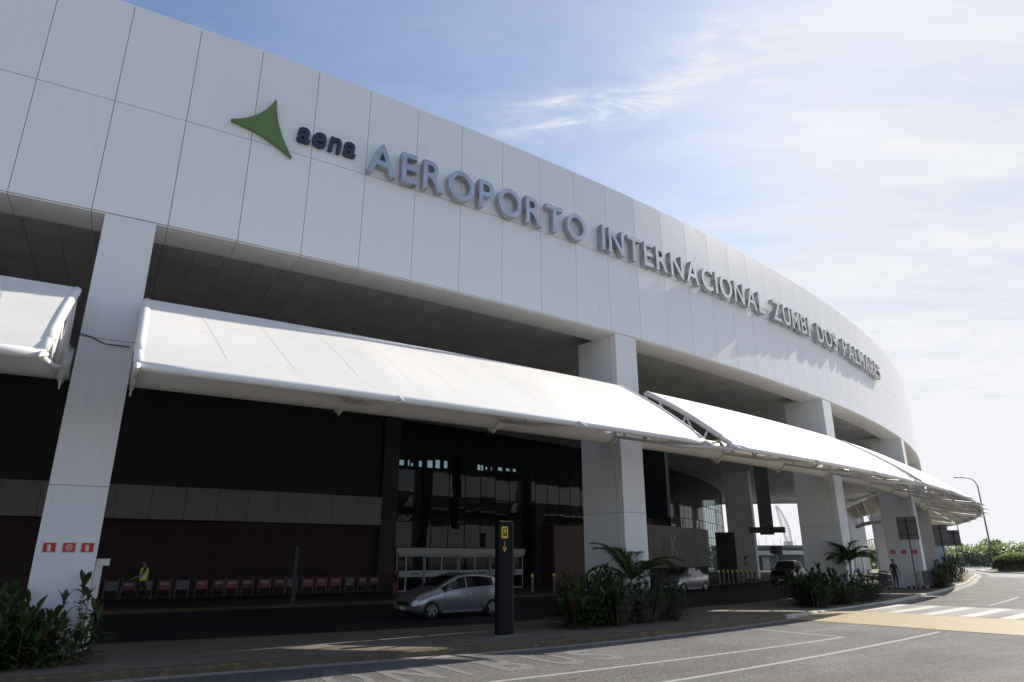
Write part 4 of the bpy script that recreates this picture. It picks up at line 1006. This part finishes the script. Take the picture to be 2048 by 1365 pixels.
def ex_vest(E_):
    mb = MB(); ring = [(.150, .0), (.135, .12), (.06, .19), (-.06, .19), (-.135, .12), (-.150, 0), (-.135, -.12), (-.06, -.19), (.06, -.19), (.135, -.12)]
    lv = [(.98, 1.0), (1.10, .97), (1.25, 1.02), (1.38, 1.03), (1.47, .70)]
    for (z0, k0), (z1, k1) in zip(lv, lv[1:]):
        for i in range(10):
            a, b = ring[i], ring[(i + 1) % 10]; mb.quad((a[0] * k0, a[1] * k0, z0), (b[0] * k0, b[1] * k0, z0), (b[0] * k1, b[1] * k1, z1), (a[0] * k1, a[1] * k1, z1))
    v = mb.build('safety_vest', mat('hi_vis', (.55, .75, .03), .6), E_, local=True, smooth=True)
    mb = MB()
    for z in (1.08, 1.2):
        for i in range(10):
            a, b = ring[i], ring[(i + 1) % 10]; mb.quad((a[0] * 1.04, a[1] * 1.04, z), (b[0] * 1.04, b[1] * 1.04, z), (b[0] * 1.04, b[1] * 1.04, z + .05), (a[0] * 1.04, a[1] * 1.04, z + .05))
    mb.build('reflective_band', mat('reflective', (.6, .62, .6), .3), v, local=True)
M_hair = mat('hair_dark', (.012, .010, .009), .6)
ps = P(3.2, -15.6, .13); person(ps, ang(3.2) + math.pi, 'person in a yellow safety vest walking past the parked trolleys', mat('shirt_dark', (.02, .02, .025), .8), mat('trousers_dark', (.018, .018, .022), .8), M_hair, 'push', 1.0, ex_vest)
ps = P(45.6, -1.35, .13); person(ps, face(ps) - math.pi / 2 + .6, 'person in dark clothes standing between the palm and the fourth column', mat('shirt_black', (.025, .027, .03), .8), mat('trousers_grey', (.06, .06, .07), .8), M_hair, 'stand', 1.0)
ps = P(26.4, -17.6, .13); person(ps, face(ps) - math.pi / 2 + math.pi, 'person in a blue shirt standing in shade right of the pylon', mat('shirt_blue', (.12, .17, .26), .8), mat('trousers_black', (.03, .03, .035), .8), M_hair, 'walk', 1.0)

# ================================================================== PLANTS
def shrub(loc, h, spread, nst, ll, lw, mats, label, grp, rnd, flowers=0, kind='flowering_shrub', dens=9, bare=.02):
    E_ = empty(kind, loc); tag(E_, label, 'shrub', grp)
    st = MB(); lf = MB(); fl = MB()
    for i in range(nst):
        a = rnd.uniform(0, 2 * math.pi); rad = spread * math.sqrt(rnd.random()); hh = h * rnd.uniform(.45, 1.0) * (1 - .35 * (rad / spread) ** 2)
        b0 = Vector((math.cos(a) * rad * .45, math.sin(a) * rad * .45, 0)); tip = Vector((math.cos(a) * rad, math.sin(a) * rad, hh)); midp = b0 * .6 + tip * .4 + Vector((0, 0, hh * .18))
        path = [b0, midp, tip]; st.tube(path, [.012, .009, .005], 5, False)
        nl = max(4, int(dens * (hh / h + .3))); w0 = rnd.uniform(0, 6)
        for k in range(nl):
            t = bare + (1 - bare) * (k + .5) / nl; p = b0.lerp(midp, t * 2) if t < .5 else midp.lerp(tip, t * 2 - 1)
            w = w0 + k * 2.4; el = .25 + .75 * t * rnd.uniform(.6, 1.1); d = Vector((math.cos(w) * math.cos(el), math.sin(w) * math.cos(el), math.sin(el)))
            lf.cur = rnd.choices(range(len(mats)), weights=[6, 3, 1][:len(mats)])[0]
            lf.leaf(p, d, ll * rnd.uniform(.65, 1.15), lw * rnd.uniform(.7, 1.15), rnd.uniform(.15, .6), 4 if ll > .2 else 3)
        for k in range(5):      # low leaves that hide the soil
            w = rnd.uniform(0, 6.28); q = Vector((math.cos(w), math.sin(w), 0)) * spread * rnd.random(); lf.cur = 0; lf.leaf(q + Vector((0, 0, rnd.uniform(.05, .45) * h)), (math.cos(w), math.sin(w), rnd.uniform(.1, 1)), ll * rnd.uniform(.6, 1), lw, .4, 4 if ll > .2 else 3)
        for k in range(3):
            w = rnd.uniform(0, 6.28); lf.cur = 0; lf.leaf(tip, (math.cos(w) * .4, math.sin(w) * .4, .9), ll * rnd.uniform(.7, 1.1), lw, .15, 4 if ll > .2 else 3)
        if i < flowers:
            for k in range(7): lf_ = rnd.uniform(0, 6.28); fl.leaf(tip + Vector((0, 0, .02 * k - .06)), (math.cos(lf_), math.sin(lf_), .8), .06, .03, .1)
    lf.build('foliage', mats, E_, local=True); st.build('stems', M_bark, E_, local=True)
    if flowers: fl.build('flowers', M_flower, E_, local=True)
    return E_
rp = random.Random(11)
G1 = 'leafy shrubs planted round the nearest column'
spec = [(-1.75, .9, 1.35, .75, 44), (-1.05, 1.1, 1.4, .65, 42), (-.35, .55, 1.8, .5, 15), (.25, .9, 1.0, .55, 26), (.45, .4, 1.7, .4, 6), (1.15, .40, 1.7, .40, 7), (-.5, 1.35, .95, .65, 34), (-2.6, .7, 1.65, .7, 26), (.82, 1.1, .75, .42, 9)]
lab = ['dense dark shrub with red blooms left of the nearest column', 'broad shrub at the left foot of the nearest column', 'tallest shrub with upright shoots over the left edge of the nearest column', 'low spreading shrub before the middle of the nearest column', 'slender dark-leaved shoots against the white face of the nearest column', 'thin shrub with long leaves and maroon buds at the right edge of the nearest column', 'low bush nearest the kerb at the foot of the nearest column', 'shrub cut by the left frame edge', 'small low plant at the right foot of the nearest column']
for (s, r, h, sp_, n), l in zip(spec, lab): shrub(P(s, r, .12), h, sp_, n, .36, .105, [M_leaf, M_leafy, M_leafred], l, G1, rp, flowers=3, dens=9)
G2 = 'shrubs round the second column'
for i, (u, r, h, sp_, n) in enumerate(((1160, .9, 1.35, .75, 40), (1205, .55, 1.6, .6, 34), (1232, 1.0, 1.25, .75, 50), (1290, .9, 1.4, .75, 50), (1338, .75, 1.3, .75, 60), (1262, .5, 1.6, .5, 26))):
    shrub(P(s_at(u, r), r, .12), h, sp_, n, .42 if i < 2 else .26, .12 if i < 2 else .045, [M_leafdark, M_leaf, M_leafy] if i > 1 else [M_leaf, M_leafdark, M_leafred], ['broad-leaved shrub at the left end of the bed by the second column', 'tall broad-leaved shrub with pale veins before the second column', 'dense narrow-leaved bush below the palm', 'fine-leaved bush right of the palm stem', 'low feathery bush at the right end of the second column bed', 'upright bush with a yellow leaf tuft under the palm crown'][i], G2, rp, dens=11)
G3 = 'shrubs round the third column'
for i, (u, r, h, sp_, n) in enumerate(((1612, .3, 1.4, .85, 50), (1648, .55, 1.5, .85, 56), (1688, .9, 1.15, .85, 60), (1728, .75, 1.35, .85, 60), (1630, .9, .9, .7, 40), (1745, .5, .8, .5, 30))):
    shrub(P(s_at(u, r), r, .12), h, sp_, n, .36 if i < 2 else .28, .10 if i < 2 else .05, [M_leafdark, M_leaf], ['broad-leaved shrub at the left end of the third column bed', 'dense tall shrub left of the third column foot', 'low bush before the third column front face', 'narrow-leaved bush below the palm beside the third column', 'low bush nearest the kerb at the third column', 'small bush at the right end of the third column bed'][i], G3, rp, dens=10)
G4 = 'shrubs round the far columns'
for i, (s, r, h, sp_, n) in enumerate(((48.9, .5, 1.1, .9, 46), (50.6, .2, 1.2, .9, 40), (62.6, .6, 1.9, 1.1, 60), (64.6, .9, 1.6, 1.1, 60), (66.2, .5, 1.5, 1.0, 40), (61.2, .2, 1.3, .9, 40))):
    shrub(P(s, r, .12), h, sp_, n, .30, .075, [M_leafdark, M_leaf, M_leafy], ['yellow-green bush right of the fourth column foot', 'low bush behind the fourth column', 'tallest dark bush before the fifth column', 'bushy shrub right of the fifth column near the post signs', 'far sunlit shrub behind the post sign', 'dark low shrub left of the fifth column foot'][i], G4, rp, dens=9)
def palm(loc, trunk, fr, flen, label, rnd, stems=1):
    E_ = empty('palm', loc); tag(E_, label, 'palm', 'feather palms by the columns')
    tb = MB(); lf = MB(); rb = MB()
    for q in range(stems):
        ox, oy = (rnd.uniform(-.18, .18), rnd.uniform(-.12, .12)) if stems > 1 else (0, 0); th = trunk * rnd.uniform(.75, 1.05)
        lean = Vector((rnd.uniform(-.15, .15), rnd.uniform(-.1, .1), 0)); tb.tube([(ox, oy, 0), Vector((ox, oy, th * .5)) + lean * .4, Vector((ox, oy, th)) + lean], [.05, .04, .035], 8)
        top_ = Vector((ox, oy, th)) + lean
        for k in range(fr):
            a = 2 * math.pi * k / fr + rnd.uniform(-.25, .25); el = rnd.uniform(.35, 1.25); L0 = flen * rnd.uniform(.8, 1.1); pts_ = []
            for j in range(9):
                t = j / 8; e = el - 1.25 * t * t; pts_.append((pts_[-1] + Vector((math.cos(a) * math.cos(e), math.sin(a) * math.cos(e), math.sin(e))) * L0 / 8) if pts_ else top_)
            rb.tube(pts_, [.012 - .001 * j for j in range(9)], 4, False)
            side = Vector((-math.sin(a), math.cos(a), 0))
            for j in range(3, 44):
                t = j / 44; i = min(int(t * 8), 7); p = pts_[i].lerp(pts_[i + 1], t * 8 - i); d = (pts_[i + 1] - pts_[i]).normalized(); ll = flen * .34 * math.sin(math.pi * (.12 + .85 * t)) * rnd.uniform(.85, 1.1)
                for sg in (1, -1): lf.leaf(p, d * .75 + side * sg * .8 + Vector((0, 0, .18)), ll, .046, rnd.uniform(.15, .4), 3)
    tb.build('trunk', M_palmbark, E_, local=True, smooth=True); rb.build('frond_ribs', M_leaf, E_, local=True); lf.build('fronds', [M_leaf], E_, local=True)
    return E_
palm(P(s_at(1268, .75), .75, .12), 1.5, 13, 1.75, 'feather palm with pale stem spreading in front of the second column', rp, 1)
palm(P(s_at(1716, .5), .5, .12), 1.9, 12, 1.35, 'dark feather palm at the right of the third column', rp, 2)
q = at(1490, 66, .13); palm(q, 1.6, 8, 1.1, 'small slim palm between the dark kiosk and the post sign', rp, 1)

# ================================================================== FAR THINGS
def tree(loc, h, w, label, rnd, n=1700, leafm=None):
    E_ = empty('tree', loc); tag(E_, label, 'tree', 'trees beyond the far road')
    tb = MB(); tb.tube([(0, 0, 0), (.1, 0, h * .3), (0, .1, h * .65)], [.16, .11, .04], 7)
    cl = [(Vector((rnd.gauss(0, w * .26), rnd.gauss(0, w * .26), h * rnd.uniform(.28, .88))), rnd.uniform(.14, .26) * w) for _ in range(9)]
    for c, _r in cl[:5]: tb.tube([(0, .05, h * .3), c], [.06, .02], 5, False)
    tb.build('trunk', M_bark, E_, local=True); mb = MB()
    for i in range(n):
        c, r = rnd.choice(cl); d = Vector((rnd.gauss(0, 1), rnd.gauss(0, 1), rnd.gauss(0, .8))).normalized(); p = c + d * r * rnd.uniform(.6, 1.05)
        mb.leaf(p, d + Vector((rnd.uniform(-.6, .6), rnd.uniform(-.6, .6), rnd.uniform(-.4, .6))), rnd.uniform(.35, .7), rnd.uniform(.28, .5), .3, 3)
    mb.build('crown', leafm or M_treeleaf, E_, local=True); return E_
rt = random.Random(5)
tp = [tree((0, 0, 0), 4.3, 6.0, 'x', rt), tree((0, 0, 0), 4.8, 5.0, 'x', rt), tree((0, 0, 0), 3.6, 7.0, 'x', rt)]
tu = [False] * 3
tspec = [(1882, 176, 1, .92), (1905, 162, 2, .75), (1926, 170, 0, 1.0), (1948, 166, 2, 1.0), (1972, 174, 1, 1.25), (1985, 160, 0, 1.05), (2002, 168, 2, 1.15), (2022, 175, 1, 1.1), (2044, 165, 0, 1.1), (2072, 172, 2, 1.2), (2110, 170, 1, 1.1), (1448, 150, 0, 1.0), (1462, 146, 1, .9), (1740, 120, 0, .75), (1752, 128, 2, .8), (1725, 126, 1, .7), (2150, 168, 0, 1.1), (1915, 182, 1, 1.05)]
tw_ = ['far tree whose top shows above the grey warehouse', 'low spreading tree left of the far lamp post', 'rounded pale tree behind the fence, left part', 'wide low tree behind the fence beside the thin far lamp', 'tallest far tree just left of the tall lamp post', 'bushy tree right behind the tall lamp post', 'broad tree between the lamp post and the clipped hedge', 'tree rising above the left end of the clipped hedge', 'tree above the hedge at the right frame edge', 'wide tree beyond the right frame edge behind the hedge', 'slim tree beyond the right frame edge', 'tree seen through the gap left of the dark kiosk', 'smaller tree seen beside the dark kiosk', 'tree seen low between the third and fourth columns', 'low tree beside the fourth column foot, far behind', 'slim tree far behind the palm at the third column', 'last tree beyond the right frame edge', 'farthest tree peeping over the fence']
for (u, y, k, sc), l in zip(tspec, tw_):
    o = copy_tree(tp[k]) if tu[k] else tp[k]; tu[k] = True; q = at(u, y, 0); o.location = (q.x, q.y, -.05); o.scale = (sc, sc, sc); o.rotation_euler = (0, 0, rt.uniform(0, 6)); o['label'] = l
# clipped hedge on the island
q = at(2046, 96, .2); HG = empty('clipped_hedge', q); tag(HG, 'rounded clipped hedge with purplish base on the grass island', 'hedge')
mb = MB(); rnd = random.Random(9)
for i in range(6500):
    a = rnd.uniform(0, 2 * math.pi); e = math.asin(rnd.random() ** .7); d = Vector((math.cos(a) * math.cos(e), math.sin(a) * math.cos(e), math.sin(e))); p = Vector((d.x * 3.7, d.y * 2.4, .1 + abs(d.z) ** .8 * 2.2)) * rnd.uniform(.88, 1.02)
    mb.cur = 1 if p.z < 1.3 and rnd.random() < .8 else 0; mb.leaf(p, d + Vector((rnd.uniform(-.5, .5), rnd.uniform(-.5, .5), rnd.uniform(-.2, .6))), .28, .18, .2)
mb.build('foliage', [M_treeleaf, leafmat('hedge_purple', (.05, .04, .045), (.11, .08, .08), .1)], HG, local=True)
mb = MB(); mb.ball((0, 0, .4), 1.0, 16, (3.2, 2.0, 1.5)); mb.build('core', M_bark, HG, local=True)
# fence
A_, B_ = at(1885, 143, 0), at(2020, 141, 0); FN = empty('mesh_fence', (A_ + B_) / 2); tag(FN, 'long dark mesh fence with posts before the far trees', 'fence')
mb = MB(); mw = MB(); n = 16
for i in range(n + 1):
    p = A_.lerp(B_, i / n); mb.tube([p, p + Vector((0, 0, 2.6))], .05, 5)
mb.build('posts', M_char, FN)
for z in [.3 + .28 * k for k in range(9)]: mw.tube([A_ + Vector((0, 0, z)), B_ + Vector((0, 0, z))], .014, 4)
for i in range(140):
    p = A_.lerp(B_, (i + .5) / 140); mw.tube([p + Vector((0, 0, .1)), p + Vector((0, 0, 2.55))], .018, 3)
mw.build('mesh', M_char, FN)
# street lamps
def lamp(u, y, h, arm, label):
    q = at(u, y, 0); E_ = empty('street_lamp', (q.x, q.y, 0)); tag(E_, label, 'street lamp', 'tall curved street lamps')
    mb = MB(); pts = [(0, 0, 0), (0, 0, h * .5), (0, 0, h - 1.8)] + [(-arm * .55 * (1 - math.cos(t)), 0, h - 1.8 + 1.6 * math.sin(t)) for t in (.3, .6, .9, 1.2, 1.5)] + [(-arm, 0, h - .12)]
    mb.tube(pts, [.16, .12, .10] + [.08] * 5 + [.06], 8); mb.build('pole', mat('lamp_grey', (.16, .17, .18), .5, .3), E_, local=True, smooth=True)
    mb = MB(); mb.ball((-arm - .35, 0, h - .12), .4, 10, (1.3, .5, .22)); mb.build('lamp_head', M_char, E_, local=True, smooth=True)
lamp(1990.5, 118, 15.3, 3.0, 'tall street lamp with long curved arm right of the canopy tips')
lamp(1931, 158, 11.5, 2.5, 'thinner farther street lamp seen below the canopy tips')
# distant buildings
def bld(u0, u1, y, h, m, name, label):
    a, b = at(u0, y, 0), at(u1, y, 0); E_ = empty(name, ((a.x + b.x) / 2, y, 0)); tag(E_, label, 'building')
    w = (b.x - a.x) / 2; mb = MB(); mb.box(-w, w, 0, 9, 0, h); mb.build('walls', m, E_, local=True); return E_, w
E_, w = bld(1462, 1640, 108, 3.3, mat('teal_wall', (.16, .20, .20), .7, noise=.1), 'low_building', 'low teal grey building with white band seen through the far opening')
mb = MB(); mb.box(-w - .2, w + .2, -.35, 9.2, 3.3, 3.75); mb.build('roof_edge', mat('teal_roof', (.20, .24, .25), .6), E_, local=True)
mb = MB(); mb.box(-w, w * -.02, -.5, -.01, 2.3, 2.95); mb.box(w * .15, w, -.5, -.01, 2.4, 2.98); mb.build('white_band', M_white, E_, local=True)
x0 = at(1514, 108).x - E_.location.x; x1 = at(1526, 108).x - E_.location.x; x2 = at(1541, 108).x - E_.location.x
mb = MB(); mb.box(x0, x1, -.12, -.005, 0, 2.1); mb.build('blue_door', mat('blue_door', (.03, .06, .14), .5), E_, local=True)
mb = MB()
for k in range(5): d = (x2 - x1) / 5; mb.box(x1 + .05 + k * d, x1 + (k + 1) * d - .03, -.14, -.006, 0, 2.0)
mb.build('white_shutter', M_white, E_, local=True)
mb = MB()
for k in range(12): x = -w + 2 * w * (k + .5) / 12; mb.tube([(x, 1, 3.7), (x, 1, 4.4 + (k % 3) * .3)], .03, 4)
mb.box(2.6, 3.6, 1, 2.2, 3.7, 4.4); mb.build('roof_poles', M_alu, E_, local=True)
E_, w = bld(1855, 1897, 150, 4.4, mat('warehouse', (.24, .28, .30), .6, noise=.06), 'warehouse', 'pale blue grey warehouse beyond the fifth column')
mb = MB(); mb.box(-w - .1, w + .1, -.1, 9, 4.4, 4.6); mb.build('roof', M_alu, E_, local=True)
# curved lattice mast
LM = empty('lattice_mast', atv(1580, 1096, 112)); tag(LM, 'slender curved lattice mast like a leaning bow behind the low building', 'mast')
ctl = [(1553, 1012, 1555, 1012), (1558, 1030, 1567, 1030), (1563, 1048, 1576, 1048), (1568, 1064, 1581, 1064), (1573, 1080, 1583.5, 1080), (1578, 1096, 1583, 1096)]
Lc, Rc = [], []
for i in range(26):
    t = i / 25 * 5; k = min(int(t), 4); f = t - k; a, b = ctl[k], ctl[k + 1]; m = [a[j] + (b[j] - a[j]) * f for j in range(4)]
    Lc.append(atv(m[0], m[1], 112)); Rc.append(atv(m[2], m[3], 112))
mb = MB(); dd = Vector((0, .5, 0))
for off in (Vector(), dd): mb.tube([p + off for p in Lc], .05, 5); mb.tube([p + off for p in Rc], .05, 5)
mb.build('chords', mat('mast_white', (.45, .44, .42), .5), LM); mb = MB()
for a, b in zip(Lc, Rc): mb.tube([a, b], .03, 4); mb.tube([a, a + dd], .025, 4); mb.tube([b, b + dd], .025, 4)
mb.build('rungs', mat('mast_white', (.4, .4, .4)), LM)
# arched truss far behind the palm
AT = empty('arched_truss', atv(1745, 1096, 92)); tag(AT, 'small white arched truss far behind the palm at the third column', 'truss')
mb = MB(); Ab = [atv(1722 + 44 * i / 10, 1098, 92) for i in range(11)]; At = [atv(1722 + 44 * i / 10, 1098 - 18 * math.sin(math.pi * i / 10) - 1, 92) for i in range(11)]
mb.tube(At, .10, 6); mb.tube(Ab, .10, 6); mb.build('chords', M_white, AT); mb = MB()
for i in range(10): mb.tube([Ab[i], At[i + 1]], .05, 4); mb.tube([Ab[i], At[i]], .05, 4)
mb.build('webs', M_white, AT); mb = MB()
for q in (Ab[0], Ab[-1]): mb.tube([q, Vector((q.x, q.y, 0))], .14, 8)
mb.build('legs', M_white, AT)
